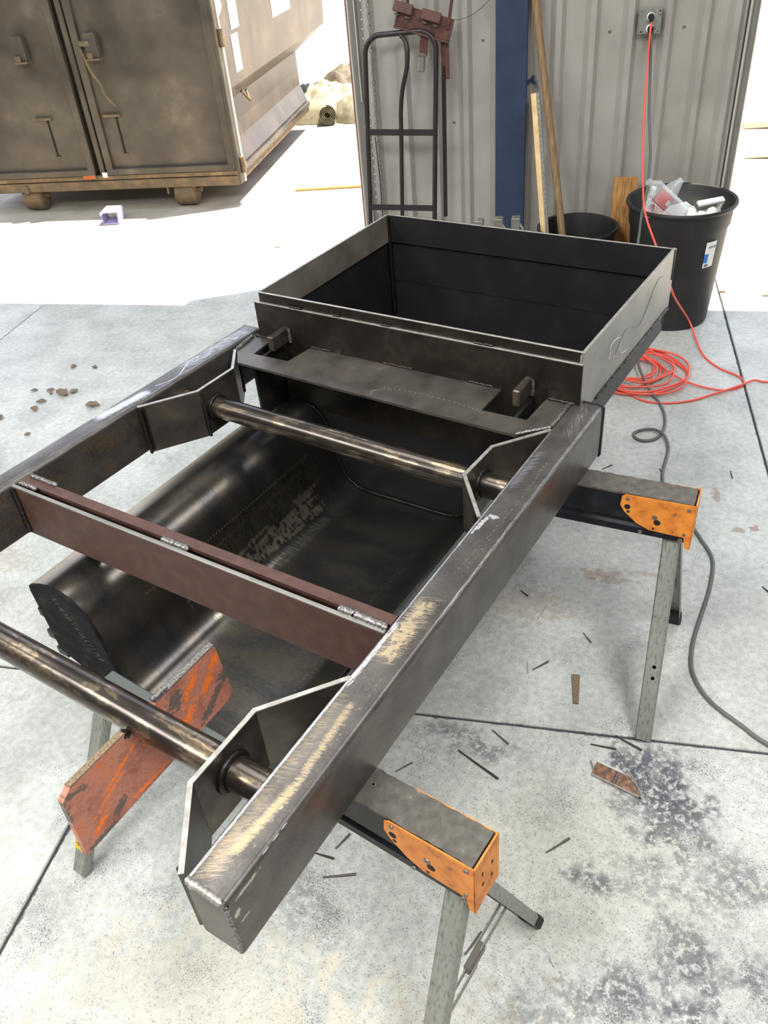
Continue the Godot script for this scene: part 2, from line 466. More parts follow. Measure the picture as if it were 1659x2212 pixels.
# the shop slabs: one picture 1.2 mm a pixel for the slab nearest the camera, one for the others
func floor_image(size: int, metres: float, sd: int, speck: int) -> Image:
	var tone := grey_bytes(noise(2.2 * metres / size, 5, FastNoiseLite.TYPE_SIMPLEX_SMOOTH, sd), size, size)
	var fine := grey_bytes(noise(150.0 * metres / size, 3, FastNoiseLite.TYPE_SIMPLEX_SMOOTH, sd + 1), size, size)
	var mid := grey_bytes(noise(26.0 * metres / size, 4, FastNoiseLite.TYPE_SIMPLEX_SMOOTH, sd + 3), size, size)
	var where := grey_bytes(noise(3.5 * metres / size, 3, FastNoiseLite.TYPE_SIMPLEX_SMOOTH, sd + 2), size, size)
	var out := PackedByteArray()
	out.resize(size * size * 3)
	for i in size * size:
		var t := tone[i]
		var base := 178 + ((t - 128) >> 3) + ((fine[i] - 128) >> 3) + ((mid[i] - 128) >> 3)
		var r := base + 1
		var g := base
		var b := base - 7
		var lim := 186 + ((150 - where[i]) >> 1) - speck
		if fine[i] > lim + 6:
			var k := mini(100, (fine[i] - lim) * 7)
			r -= (r - 84) * k / 128; g -= (g - 82) * k / 128; b -= (b - 86) * k / 128
		out[i * 3] = r; out[i * 3 + 1] = g; out[i * 3 + 2] = b
	return Image.create_from_data(size, size, false, Image.FORMAT_RGB8, out)

# ------------------------------------------------------------------ the place
func _ready() -> void:
	rng.seed = 11
	var cam := Camera3D.new()
	cam.name = "camera"
	cam.position = Vector3(0.796, 2.3559, 0.4091)
	cam.rotation = Vector3(-0.65002, 0.61584, -0.0991)
	cam.fov = 63.59
	cam.near = 0.05; cam.far = 200.0
	add_child(cam)
	cam.current = true
	var we := WorldEnvironment.new()
	we.name = "world_environment"
	var env := Environment.new()
	var sky := Sky.new()
	var ps := ProceduralSkyMaterial.new()
	ps.sky_top_color = Color(0.70, 0.76, 0.86)
	ps.sky_horizon_color = Color(0.95, 0.94, 0.92)
	ps.ground_horizon_color = Color(0.80, 0.78, 0.74)
	ps.ground_bottom_color = Color(0.55, 0.53, 0.50)
	ps.sky_energy_multiplier = 1.5
	sky.sky_material = ps
	env.background_mode = Environment.BG_SKY
	env.sky = sky
	env.tonemap_mode = Environment.TONE_MAPPER_LINEAR
	env.tonemap_exposure = 1.35
	env.sdfgi_enabled = true; env.ssao_enabled = true; env.ssil_enabled = true
	we.environment = env
	add_child(we)
	var sun := DirectionalLight3D.new()
	sun.name = "sun"
	var hd := Vector3(0.71786, 0, -0.69619) * cos(deg_to_rad(70.0)) + UPV * sin(deg_to_rad(70.0))
	sun.look_at_from_position(hd * 20.0, Vector3.ZERO, UPV)
	sun.light_energy = 4.4
	sun.light_color = Color(1.0, 0.95, 0.87)
	sun.light_angular_distance = 0.6
	sun.shadow_enabled = true
	sun.sky_mode = DirectionalLight3D.SKY_MODE_LIGHT_ONLY
	add_child(sun)
	make_materials()
	building()
	weldment()
	sawhorses()
	wall_things()
	bin_and_rubbish()
	cords()
	yard_things()
	floor_scraps()

func building() -> void:
	# floor slabs between saw cuts, in the axes of the wall
	var fo := Node3D.new()
	fo.name = "floor"
	fo.set_meta("kind", "structure")
	add_child(fo)
	fo.transform = WT
	var sub := MB.new().box(Vector3(0, -0.06, 4.55), Vector3(16.4, 0.1, 9.9), 0.0)
	part(fo, "joint_filler", sub, mat(c8(58, 57, 60), 0.9))
	var im1 := floor_image(2048, 2.45, 5, 0)
	var f := noise(0.012, 4, FastNoiseLite.TYPE_SIMPLEX_SMOOTH, 90)
	var f2 := noise(0.035, 4, FastNoiseLite.TYPE_SIMPLEX_SMOOTH, 91)
	var g2 := noise(0.035, 6, FastNoiseLite.TYPE_SIMPLEX_SMOOTH, 92)
	g2.fractal_gain = 0.75
	var dark := c8(70, 69, 76)
	var K := 2048.0 / 2.45
	# black swarf trodden into the concrete round the right sawhorse foot: (s, n, radii, strength)
	for q in [[1.78, 4.02, 0.16, 0.20, 0.95], [1.72, 3.90, 0.10, 0.07, 0.8], [1.86, 4.10, 0.10, 0.12, 0.6], [1.57, 4.34, 0.075, 0.05, 0.9], [1.95, 4.28, 0.16, 0.12, 0.5], [1.83, 4.52, 0.12, 0.14, 0.75], [1.66, 4.64, 0.14, 0.10, 0.7], [2.05, 4.55, 0.1, 0.1, 0.6], [1.75, 4.30, 0.15, 0.1, 0.4], [1.23, 3.93, 0.13, 0.05, 0.55], [1.10, 3.87, 0.10, 0.04, 0.5], [1.9, 4.75, 0.15, 0.12, 0.6], [0.75, 4.55, 0.12, 0.1, 0.3], [1.45, 4.75, 0.16, 0.12, 0.45]]:
		stain(im1, (q[0] + 0.07) * K, (q[1] - 3.815) * K, q[2] * K, q[3] * K, dark, q[4], f, g2)
	for q in [[0.55, 4.9, 0.5, 0.3, 0.35], [1.5, 4.3, 0.5, 0.3, 0.18], [1.2, 5.0, 0.5, 0.35, 0.3]]:
		blot(im1, (q[0] + 0.07) * K, (q[1] - 3.815) * K, q[2] * K, q[3] * K, c8(196, 182, 158), q[4], 0.8, f)
	dashes(im1, 52000, 0, 0, 2048, 2048, 2.4, c8(78, 76, 78), Vector2(1500, 500), 1900.0)
	dashes(im1, 9000, 0, 0, 2048, 2048, 2.0, c8(96, 90, 84))
	for i in 60: hatch(im1, 1300 + rng.randf() * 560, 60 + rng.randf() * 800, 1320 + rng.randf() * 560, 60 + rng.randf() * 800, 3, 60, rng.randf() * TAU, c8(190, 186, 176), 0.5, 4)
	for i in 150: blot(im1, rng.randf() * 2048, rng.randf_range(-7, 1), rng.randf_range(6, 40), rng.randf_range(2, 8), c8(104, 101, 103), 0.7, 1.0, f2)
	for i in 90: blot(im1, rng.randf_range(-3, 3), rng.randf() * 2048, rng.randf_range(3, 7), rng.randf_range(5, 22), c8(92, 89, 92), 0.85, 1.0, f2)
	var im2 := floor_image(2048, 3.2, 25, -10)
	for q in [[1.60, 2.99, 0.10, 0.03, 0.45], [1.66, 3.02, 0.09, 0.02, 0.4], [1.78, 2.97, 0.07, 0.02, 0.3], [1.3, 3.2, 0.2, 0.12, 0.25], [2.12, 2.38, 0.02, 0.05, 0.6], [2.18, 2.64, 0.03, 0.02, 0.6], [2.25, 2.62, 0.02, 0.03, 0.7]]:
		blot(im2, (q[0] + 0.07) / 3.2 * 2048, (q[1] - 0.61) / 3.2 * 2048, q[2] * 640, q[3] * 640, c8(140, 112, 92), q[4], 1.2, f2)
	dashes(im2, 30000, 0, 500, 2048, 2048, 1.8, c8(88, 86, 88), Vector2(900, 2048), 1500.0)
	dashes(im2, 1500, 0, 0, 2048, 2048, 2.0, c8(110, 104, 100))
	for i in 110: blot(im2, rng.randf() * 2048, 2048 + rng.randf_range(-1, 5), rng.randf_range(6, 30), rng.randf_range(2, 6), c8(108, 105, 107), 0.7, 1.0, f2)
	for i in 90: blot(im2, 1562 + rng.randf_range(-3, 3), rng.randf() * 2048, rng.randf_range(2, 5), rng.randf_range(5, 18), c8(104, 100, 102), 0.7, 1.0, f2)
	for i in 40: hatch(im2, 1000 + rng.randf() * 800, 500 + rng.randf() * 500, 1030 + rng.randf() * 800, 520 + rng.randf() * 500, 2, 40, rng.randf() * TAU, c8(96, 92, 94), 0.4, 6)
	var near := uvmat(im1, 0.5, 0.0)
	var far := uvmat(im2, 0.42, 0.0)
	var cuts_s := [-8.0, -4.95, -2.51, -0.07, 2.38, 4.82, 8.0]
	var cuts_n := [0.0, 0.61, 3.81, 6.25, 9.0]
	for i in 6:
		for j in 4:
			var a0: float = cuts_s[i] + 0.0055
			var a1: float = cuts_s[i + 1] - 0.0055
			var b0: float = cuts_n[j] + (0.0055 if j > 0 else -0.35)
			var b1: float = cuts_n[j + 1] - 0.0055
			if j == 0: b1 += 0.008
			if j == 1: b0 -= 0.004
			var mb := MB.new().box(Vector3((a0 + a1) / 2, -0.02, (b0 + b1) / 2), Vector3(a1 - a0, 0.04, b1 - b0), 0.004)
			var span := 2.45 if (i == 3 and j == 2) else 3.2
			for k in mb.v.size(): mb.u[k] = Vector2((mb.v[k].x - a0) / span, (mb.v[k].z - (b0 if j > 0 else 0.0)) / span)
			part(fo, "slab", mb, near if (i == 3 and j == 2) else far)
	# ragged saw cut edges where the fill shows
	var yard := MB.new().box(Vector3(0, -0.055, -20.352), Vector3(80, 0.1, 40), 0.0)
	struct("ground", yard, M.yard, WT)
	# the front wall between the two doors: ribbed sheet on a frame
	var prof := [Vector2(0.02, 0.0)]
	for c in [0.11, 0.315, 0.51, 0.705, 0.90, 1.08, 1.255, 1.45, 1.66, 1.865, 2.07, 2.235]:
		for q in [[-0.052, 0.0], [-0.020, 0.036], [0.012, 0.036], [0.036, 0.0]]: prof.append(Vector2(c + q[0], q[1]))
	prof.append(Vector2(2.29, 0.0))
	var sheet := PackedVector2Array()
	for q in ribbon(prof, -0.004): sheet.append(Vector2(q.x, -q.y))
	var wall := MB.new().at(Transform3D(Basis(Vector3.RIGHT, Vector3.FORWARD, UPV), Vector3.ZERO)).prism(sheet, 0.0, 4.0, 5.0)
	var wf := struct("wall_front", wall, M.panel, WT)
	for q in [[0.806, 1.552], [1.542, 1.56], [1.954, 1.562], [0.62, 1.1]]:
		part(wf, "screw", MB.new().at(Transform3D(Basis(Vector3.RIGHT, Vector3.BACK, Vector3.DOWN), Vector3(q[0], q[1], 0.0))).lathe([Vector2(0, -0.001), Vector2(0.009, -0.001), Vector2(0.009, 0.003), Vector2(0.005, 0.005), Vector2(0.005, 0.009), Vector2(0, 0.009)], 8), M.bolt)
	struct("wall_outside", MB.new().box(Vector3(1.155, 2.0, -0.22), Vector3(2.25, 4.0, 0.03), 0.0), M.white_wall, WT)
	# jambs: channels, guides and the pipe on the right
	var jl := struct("trim_1", MB.new().box(Vector3(-0.028, 2.0, -0.16), Vector3(0.012, 4.0, 0.30), 0.002), M.trim_brown, WT)
	part(jl, "edge_strip", MB.new().box(Vector3(-0.012, 2.0, 0.005), Vector3(0.012, 4.0, 0.02), 0.003), M.trim_light)
	part(jl, "guide", MB.new().box(Vector3(0.022, 2.0, 0.012), Vector3(0.05, 4.0, 0.03), 0.003), M.trim)
	part(jl, "seal_bead", MB.new().box(Vector3(0.036, 2.62, 0.034), Vector3(0.007, 2.75, 0.014), 0.002), M.trim_light)
	part(jl, "seal_bead", MB.new().box(Vector3(0.044, 0.56, 0.034), Vector3(0.007, 1.1, 0.014), 0.002), M.trim_light)
	part(jl, "angle", MB.new().box(Vector3(0.072, 2.0, 0.02), Vector3(0.05, 4.0, 0.006), 0.002), M.trim)
	for i in 26: part(jl, "rivet", MB.new().at(Transform3D(Basis(Vector3.RIGHT, Vector3.BACK, Vector3.DOWN), Vector3(0.075, 0.55 + 0.05 * i, 0.022))).lathe([Vector2(0, 0), Vector2(0.006, 0), Vector2(0.005, 0.004), Vector2(0, 0.005)], 7), M.trim_light)
	var jr := struct("trim_2", MB.new().box(Vector3(2.335, 2.0, -0.15), Vector3(0.012, 4.0, 0.32), 0.002), M.trim_light, WT)
	part(jr, "guide", MB.new().box(Vector3(2.300, 2.0, 0.006), Vector3(0.014, 4.0, 0.02), 0.003), M.trim_light)
	part(jr, "gap_strip", MB.new().box(Vector3(2.289, 2.0, 0.003), Vector3(0.006, 4.0, 0.012), 0.001), M.rod_dark)
	part(jr, "corner_pipe", MB.new().tube([Vector3(2.328, 0.0, 0.018), Vector3(2.328, 4.0, 0.018)], 0.021, 16), M.side_steel)
	struct("column", MB.new().box(Vector3(0.985, 2.6, 0.075), Vector3(0.185, 5.2, 0.08), 0.003), M.blue, WT)
	# the rest of the shell, all of it outside the picture
	struct("wall_over_doors", MB.new().box(Vector3(0, 4.6, -0.12), Vector3(16.4, 1.2, 0.24), 0.0), M.white_wall, WT)
	struct("wall_front_left", MB.new().box(Vector3(-6.9, 2.0, -0.12), Vector3(2.6, 4.0, 0.24), 0.0), M.white_wall, WT)
	struct("wall_front_right", MB.new().box(Vector3(7.3, 2.0, -0.12), Vector3(1.8, 4.0, 0.24), 0.0), M.white_wall, WT)
	struct("wall_left", MB.new().box(Vector3(-8.1, 2.6, 4.5), Vector3(0.2, 5.2, 9.4), 0.0), M.white_wall, WT)
	struct("wall_right", MB.new().box(Vector3(8.1, 2.6, 4.5), Vector3(0.2, 5.2, 9.4), 0.0), M.white_wall, WT)
	struct("wall_back", MB.new().box(Vector3(0, 2.6, 9.1), Vector3(16.4, 5.2, 0.2), 0.0), M.white_wall, WT)
	struct("ceiling", MB.new().box(Vector3(0, 5.3, 4.45), Vector3(16.6, 0.2, 9.6), 0.0), M.white_wall, WT)
	# two rows of high-bay lamps under the roof, out of the picture
	for q in [[-4.2, 2.4, "at the front left"], [-0.6, 2.4, "in front of the ribbed wall"], [3.0, 2.4, "at the front right"], [-4.2, 6.2, "at the back left"], [-0.6, 6.2, "at the back middle"], [3.0, 6.2, "at the back right"]]:
		var t := thing("ceiling_lamp", "white glowing roof light panel " + q[2], "lamp", wat(q[0], q[1], 5.1), "roof light panels")
		part(t, "housing", MB.new().box(Vector3(0, 0.05, 0), Vector3(1.26, 0.08, 2.46), 0.01), M.trim_light)
		var glow := mat(Color.WHITE, 0.5)
		glow.emission_enabled = true; glow.emission = Color(0.98, 1.0, 1.0); glow.emission_energy_multiplier = 1.0
		part(t, "diffuser", MB.new().box(Vector3(0, 0.0, 0), Vector3(1.2, 0.02, 2.4), 0.002), glow)
		var al := AreaLight3D.new()
		al.name = "lamp_light"
		al.area_size = Vector2(1.2, 2.4)
		al.light_energy = LAMP * (0.35 if q[1] < 4.0 else 1.7)
		al.light_color = Color(0.98, 1.0, 1.0)
		al.area_range = 30.0; al.shadow_enabled = true
		t.add_child(al)
		al.rotation.x = -PI / 2
		al.position.y = -0.02

# ------------------------------------------------------------------ the welded frame: everything welded together is one thing
func rail_image() -> Image:
	var im := base_image(1536, 512, [[0.0, c8(78, 71, 67)], [0.4, c8(95, 89, 86)], [0.6, c8(105, 99, 95)], [0.8, c8(114, 106, 99)], [1.0, c8(136, 128, 119)]], noise(0.010, 5, FastNoiseLite.TYPE_SIMPLEX_SMOOTH, 3), noise(0.12, 3, FastNoiseLite.TYPE_SIMPLEX_SMOOTH, 4))
	return im
func rx(z: float) -> float: return (z + 1.815) / 1.815 * 1536.0
func ry(t: float) -> float: return 17.0 + (1.0 - t) * 71.0     # t: 0 inner edge .. 1 outer edge of the top face

func weldment() -> void:
	var f := noise(0.06, 3, FastNoiseLite.TYPE_SIMPLEX_SMOOTH, 33)
	var tan := c8(196, 168, 126)
	var chalk := c8(222, 222, 224)
	var fr := thing("steel_chassis", "dark bare steel frame of welded tube rails, pipes and open hopper resting on two sawhorses", "steel frame", Transform3D(Basis.IDENTITY, Vector3(-0.65, S, -0.9)))
	# --- the near rail
	var im := rail_image()
	hatch(im, rx(-0.03), ry(0.2), rx(-0.47), ry(0.12), 600, 18, 1.2, c8(172, 150, 118), 0.42, 11)
	hatch(im, rx(-0.02), ry(0.30), rx(-0.12), ry(0.28), 500, 20, 1.0, c8(180, 162, 138), 0.45, 18)
	hatch(im, rx(-0.08), ry(0.48), rx(-0.24), ry(0.66), 800, 16, 1.3, c8(182, 158, 124), 0.5, 6)
	hatch(im, rx(-0.24), ry(0.68), rx(-0.46), ry(0.50), 700, 12, 1.4, c8(182, 160, 126), 0.5, 5)
	for q in [[-0.675, 0.42, 34, 20], [-0.71, 0.38, 26, 16], [-0.63, 0.40, 28, 15], [-0.765, 0.38, 22, 12], [-0.79, 0.55, 12, 10], [-0.61, 0.6, 12, 8]]: blot(im, rx(q[0]), ry(q[1]), q[2], q[3], c8(186, 166, 136), 0.85, 0.9, f)
	hatch(im, rx(-0.60), ry(0.4), rx(-0.80), ry(0.42), 500, 22, 1.35, c8(214, 192, 158), 0.7, 22)
	for i in 30: blot(im, rx(-0.05 - rng.randf() * 0.6), ry(0.74 + rng.randf() * 0.10), 4, 0.9, c8(200, 190, 176), 0.5, 0.4, f)
	for z0 in [-0.11, -0.14, -0.165]: blot(im, rx(z0), ry(1.12), 9, 1.6, chalk, 0.95)
	for i in 46: blot(im, rx(-0.92 - i * 0.0125 - 0.006 * sin(i * 2.3)), ry(0.50 + 0.26 * sin(i * 0.055)), 2.6 + sin(i * 1.7), 0.7, chalk, 0.45)
	for i in 26: blot(im, rx(-0.95 - i * 0.02), ry(0.66 + rng.randf() * 0.12), 4, 0.8, c8(200, 188, 166), 0.7)
	for q in [[-1.13, 0.16, 26, 6], [-1.16, 0.35, 8, 14], [-1.10, 0.08, 30, 3]]: blot(im, rx(q[0]), ry(q[1]), q[2], q[3], chalk, 0.9, 0.9, f)
	hatch(im, rx(-1.3), ry(0.12), rx(-1.5), ry(0.2), 160, 26, 0.9, c8(176, 182, 196), 0.6, 8)
	hatch(im, rx(-1.62), ry(0.6), rx(-1.78), ry(0.5), 120, 40, 2.6, c8(180, 178, 172), 0.55, 14)
	for i in 14: blot(im, rx(-rng.randf() * 1.7), ry(rng.randf_range(0.7, 1.5)), rng.randf_range(3, 8), rng.randf_range(2, 4), c8(132, 90, 66), 0.5, 0.9, f)
	hatch(im, rx(-1.8), 12, rx(-0.75), 12, 500, 26, 0.0, c8(164, 164, 166), 0.5, 4)
	hatch(im, rx(0), ry(0.0) + 3, rx(-0.55), ry(0.0) + 3, 900, 20, 0.0, c8(206, 204, 206), 0.7, 3)
	hatch(im, rx(-0.5), ry(0.02), rx(-0.7), ry(0.02), 300, 18, 0.2, c8(226, 220, 214), 0.8, 5)
	hatch(im, rx(-0.7), ry(0.0) + 3, rx(-1.6), ry(0.0) + 3, 500, 22, 0.0, c8(190, 188, 188), 0.6, 2)
	for q in [[-0.05, 505, 30, 5], [-0.012, 470, 8, 10], [-0.025, 440, 12, 3]]: blot(im, rx(q[0]), q[1], q[2], q[3], c8(206, 200, 184), 0.8, 0.6, f)
	var rail := wpart(fr, "rail", MB.new().prism(rrect(0.0, S, 0.1, H, 0.012), -1.815, 0.0), uvmat(im, 0.36, 0.7))
	rail.set_meta("label", "near square tube rail with tan ground patches")
	part(rail, "end_cap", MB.new().at(Transform3D(Basis.IDENTITY, Vector3.ZERO)).prism(rrect(0.004, S + 0.004, 0.097, H - 0.004, 0.008), 0.0, 0.006), M.steel)
	part(rail, "end_cap", MB.new().prism(rrect(-0.002, S - 0.004, 0.104, H + 0.002, 0.012), -1.824, -1.815), M.steel_dark)
	part(rail, "weld_bead", bead(Vector3(0.006, H - 0.003, 0.004), Vector3(0.09, H - 0.004, 0.004), 0.008), M.edge)
	part(rail, "weld_bead", bead(Vector3(0.097, H - 0.012, 0.004), Vector3(0.097, S + 0.01, 0.004), 0.006), M.weld)
	# --- the far rail, a little out of square
	var im2 := rail_image()
	hatch(im2, rx(-1.80), ry(0.5), rx(-1.45), ry(0.4), 700, 24, 0.5, chalk, 0.7, 24)
	hatch(im2, rx(-1.25), ry(0.6), rx(-1.05), ry(0.3), 900, 26, 0.9, chalk, 0.85, 14)
	for i in 60: blot(im2, rx(-1.30 - i * 0.004), ry(0.55 + 0.3 * sin(i * 0.09)), 4, 1.6, chalk, 0.85, 0.5, f)
	for i in 40: blot(im2, rx(-1.50 - i * 0.005), ry(0.35 + 0.35 * sin(i * 0.16)), 3, 1.6, chalk, 0.8, 0.5, f)
	hatch(im2, rx(-0.4), ry(0.9), rx(-1.8), ry(0.9), 300, 40, 0.0, c8(176, 172, 176), 0.5, 6)
	for i in 34: blot(im2, rx(-rng.randf() * 1.2), rng.randf_range(375, 500), rng.randf_range(16, 60), rng.randf_range(8, 30), c8(126, 108, 84), 0.45, 1.3, f)
	var fb := Transform3D(Basis(UPV, -0.0195), Vector3(-1.3455, 0, 0))
	var railb := wpart(fr, "rail", MB.new().at(fb).prism(rrect(-0.088, S, 0.0, H, 0.012), -1.845, 0.0), uvmat(im2, 0.36, 0.7))
	railb.set_meta("label", "far square tube rail with white chalk scuffs at its back end")
	part(railb, "end_cap", MB.new().at(fb).prism(rrect(-0.09, S - 0.002, 0.002, H + 0.002, 0.012), -1.853, -1.845), M.edge)
	# --- bent bracket plates, edges ground bright
	var t := 0.011
	for q in [[[Vector2(0.0, -1.628), Vector2(-0.121, -1.469), Vector2(-0.128, -1.300), Vector2(-0.002, -1.142)], -1.0], [[Vector2(0.003, -0.522), Vector2(-0.128, -0.350), Vector2(-0.127, -0.146), Vector2(-0.012, 0.004)], -1.0], [[Vector2(-1.312, -1.178), Vector2(-1.191, -1.354), Vector2(-1.187, -1.542), Vector2(-1.280, -1.668)], -1.0]]:
		var poly := Array(ribbon(q[0], -t))
		var b := wpart(fr, "bracket", MB.new().plan(poly, S + 0.002, H - 0.003, 10.0), M.bracket)
		part(b, "ground_edge", MB.new().plan(poly, H - 0.003, H, 10.0), M.edge)
		var z_: Array = q[0]
		for e in [0, 3]:
			var p: Vector2 = z_[e]
			part(b, "weld_bead", bead(Vector3(p.x + (-0.012 if p.x > -0.5 else 0.012), S + 0.01, p.y + (0.012 if e == 0 else -0.012) * (1 if p.x > -0.5 else -1)), Vector3(p.x + (-0.012 if p.x > -0.5 else 0.012), H - 0.006, p.y + (0.012 if e == 0 else -0.012) * (1 if p.x > -0.5 else -1)), 0.005), M.weld_dark)
	# bend welds on the far bracket
	wpart(fr, "weld_bead", bead(Vector3(-1.178, S + 0.004, -1.354), Vector3(-1.178, H - 0.004, -1.354), 0.006), M.weld_dark)
	wpart(fr, "weld_bead", bead(Vector3(-1.300, S + 0.004, -1.176), Vector3(-1.300, H - 0.006, -1.176), 0.007), M.weld_dark)
	# --- cross pipes through the brackets
	for z in [-1.394, -0.245]:
		var y := 0.906 if z < -1.0 else 0.916
		var p := wpart(fr, "pipe", MB.new().tube([Vector3(-1.35 if z < -1.0 else -1.36, y, z - 0.022 * (1.0 if z < -1.0 else 1.0)), Vector3(0.002, y, z)], 0.0385, 28), M.pipe)
		part(p, "weld_bead", ring_bead(Vector3(-0.113, y, z), Vector3.RIGHT, 0.041, 0.009), M.weld_dark)
		part(p, "weld_bead", ring_bead(Vector3(-1.176, y, z - 0.02), Vector3.RIGHT, 0.041, 0.006), M.weld_dark)
	# --- the cross member: a flat bar and an angle with an open seam between them
	wpart(fr, "front_bar", MB.new().box(Vector3(-0.667, (S + H) / 2 - 0.003, -0.672), Vector3(1.336, H - S - 0.008, 0.011), 0.002), M.primer)
	wpart(fr, "bright_edge", MB.new().box(Vector3(-0.667, H - 0.0055, -0.672), Vector3(1.336, 0.006, 0.0115), 0.003), M.side_steel)
	wpart(fr, "rear_angle", MB.new().side([Vector2(-0.696, H - 0.004), Vector2(-0.728, H - 0.004), Vector2(-0.732, H - 0.008), Vector2(-0.732, S + 0.006), Vector2(-0.720, S + 0.006), Vector2(-0.720, H - 0.016), Vector2(-0.696, H - 0.016)], -1.335, 0.001), M.primer)
	wpart(fr, "weld_bead", bead(Vector3(-0.14, H - 0.004, -0.687), Vector3(-0.003, H - 0.004, -0.685), 0.0125), M.weld)
	wpart(fr, "weld_bead", bead(Vector3(-0.72, H - 0.004, -0.688), Vector3(-0.625, H - 0.004, -0.688), 0.011), M.weld)
	wpart(fr, "weld_bead", bead(Vector3(-1.318, H - 0.001, -0.688), Vector3(-1.24, H - 0.001, -0.688), 0.008), M.weld)
	wpart(fr, "weld_bead", bead(Vector3(-1.318, H - 0.001, -0.730), Vector3(-1.20, H - 0.002, -0.730), 0.008), M.weld)
	wpart(fr, "weld_bead", bead(Vector3(-1.326, H - 0.01, -0.664), Vector3(-1.326, S + 0.01, -0.664), 0.010), M.weld_dark)
	# --- the notched shelf in front of the hopper
	wpart(fr, "shelf_plate", MB.new().plan([Vector2(-1.296, -1.80), Vector2(-1.276, -1.668), Vector2(-1.205, -1.584), Vector2(-0.080, -1.553), Vector2(0.0, -1.632), Vector2(0.0, -1.80), Vector2(-0.080, -1.80), Vector2(-0.084, -1.647), Vector2(-0.239, -1.643), Vector2(-0.238, -1.80), Vector2(-1.018, -1.80), Vector2(-1.035, -1.667), Vector2(-1.192, -1.663), Vector2(-1.203, -1.80)], H - 0.010, H - 0.001), M.steel)
	for q in [[-1.02, -0.93], [-0.70, -0.58], [-0.36, -0.27]]: wpart(fr, "weld_bead", bead(Vector3(q[0], H + 0.001, -1.792), Vector3(q[1], H + 0.001, -1.792), 0.007), M.weld_dark)
	wpart(fr, "weld_bead", bead(Vector3(-1.29, H + 0.001, -1.792), Vector3(-1.21, H + 0.001, -1.792), 0.007), M.weld_dark)
	wpart(fr, "weld_bead", bead(Vector3(-0.075, H + 0.001, -1.792), Vector3(0.02, H + 0.001, -1.792), 0.008), M.weld_dark)
	wpart(fr, "weld_bead", bead(Vector3(0.0, H + 0.001, -1.79), Vector3(0.0, H + 0.001, -1.64), 0.008), M.weld)
	wpart(fr, "weld_bead", bead(Vector3(0.0, H + 0.001, -1.635), Vector3(-0.08, H + 0.001, -1.556), 0.006), M.weld)
	wpart(fr, "weld_bead", bead(Vector3(-1.29, H + 0.001, -1.78), Vector3(-1.274, H + 0.001, -1.665), 0.009), M.weld)
	for i in 34:
		var a := lerpf(3.4, 0.55, i / 33.0)
		wpart(fr, "paint_dash", MB.new().box(Vector3(-0.44 + 0.25 * cos(a) * (1.0 if i > 12 else 0.75), H - 0.0006, -1.60 - 0.055 * sin(a)), Vector3(0.006, 0.0008, 0.0016), 0.0, Basis(UPV, 1.2 * cos(a))), M.edge)
	# --- hanger plates down to the trough
	wpart(fr, "hanger", MB.new().box(Vector3(-1.16, 0.873, -1.70), Vector3(0.012, 0.228, 0.17), 0.002), M.steel_dark)
	wpart(fr, "hanger", MB.new().box(Vector3(-0.13, 0.873, -1.70), Vector3(0.012, 0.228, 0.17), 0.002), M.steel_dark)
	wpart(fr, "hanger", MB.new().box(Vector3(-1.13, 0.786, -0.72), Vector3(0.07, 0.06, 0.012), 0.002), M.steel_dark)
	wpart(fr, "hanger", MB.new().box(Vector3(-0.17, 0.786, -0.72), Vector3(0.07, 0.06, 0.012), 0.002), M.steel_dark)
	# --- the trough: one rolled sheet
	var prof := [Vector2(-1.242, 0.722), Vector2(-1.19, 0.742), Vector2(-1.13, 0.754), Vector2(-1.065, 0.743), Vector2(-1.012, 0.706), Vector2(-0.984, 0.655), Vector2(-0.966, 0.58), Vector2(-0.951, 0.505), Vector2(-0.928, 0.445), Vector2(-0.890, 0.408), Vector2(-0.845, 0.394), Vector2(-0.76, 0.391), Vector2(-0.60, 0.391), Vector2(-0.475, 0.392), Vector2(-0.430, 0.399), Vector2(-0.392, 0.417), Vector2(-0.358, 0.446), Vector2(-0.322, 0.49), Vector2(-0.27, 0.565), Vector2(-0.20, 0.68), Vector2(-0.158, 0.748)]
	var curve := []
	for i in prof.size() - 1:
		for j in 4: curve.append(prof[i].cubic_interpolate(prof[i + 1], prof[maxi(i - 1, 0)], prof[mini(i + 2, prof.size() - 1)], j / 4.0))
	curve.append(prof[prof.size() - 1])
	var ti := base_image(1024, 1024, [[0.0, c8(66, 63, 64)], [0.45, c8(88, 85, 84)], [0.65, c8(104, 96, 86)], [0.8, c8(92, 88, 86)], [1.0, c8(130, 120, 106)]], noise(0.008, 4, FastNoiseLite.TYPE_SIMPLEX_SMOOTH, 52), noise(0.1, 3, FastNoiseLite.TYPE_SIMPLEX_SMOOTH, 53))
	# the wall is ground in long bands (v runs from 1 at the far lip to 0.5 at the near one)
	hatch(ti, 120, 880, 700, 880, 900, 8, 1.3, c8(190, 168, 124), 0.6, 18)
	for i in 70: blot(ti, rng.randf_range(200, 720), 848 + rng.randf_range(-16, 16), rng.randf_range(14, 60), rng.randf_range(2, 5), c8(190, 178, 158), 0.7, 1.2, f)
	hatch(ti, 200, 818, 720, 822, 1100, 10, 1.2, c8(186, 178, 162), 0.55, 6)
	for i in 60: blot(ti, 150 + i * 12, 906, 3.5, 2.0, c8(196, 170, 112), 0.8)
	for i in 50: blot(ti, 200 + i * 12, 892, 4, 2.5, c8(150, 132, 96), 0.6)
	for i in 40: blot(ti, 300 + i * 14, 678 + rng.randf_range(-3, 3), 2.2, 1.6, c8(170, 152, 104), 0.7)
	hatch(ti, 300, 560, 1000, 570, 700, 30, 0.2, c8(120, 122, 120), 0.4, 22)
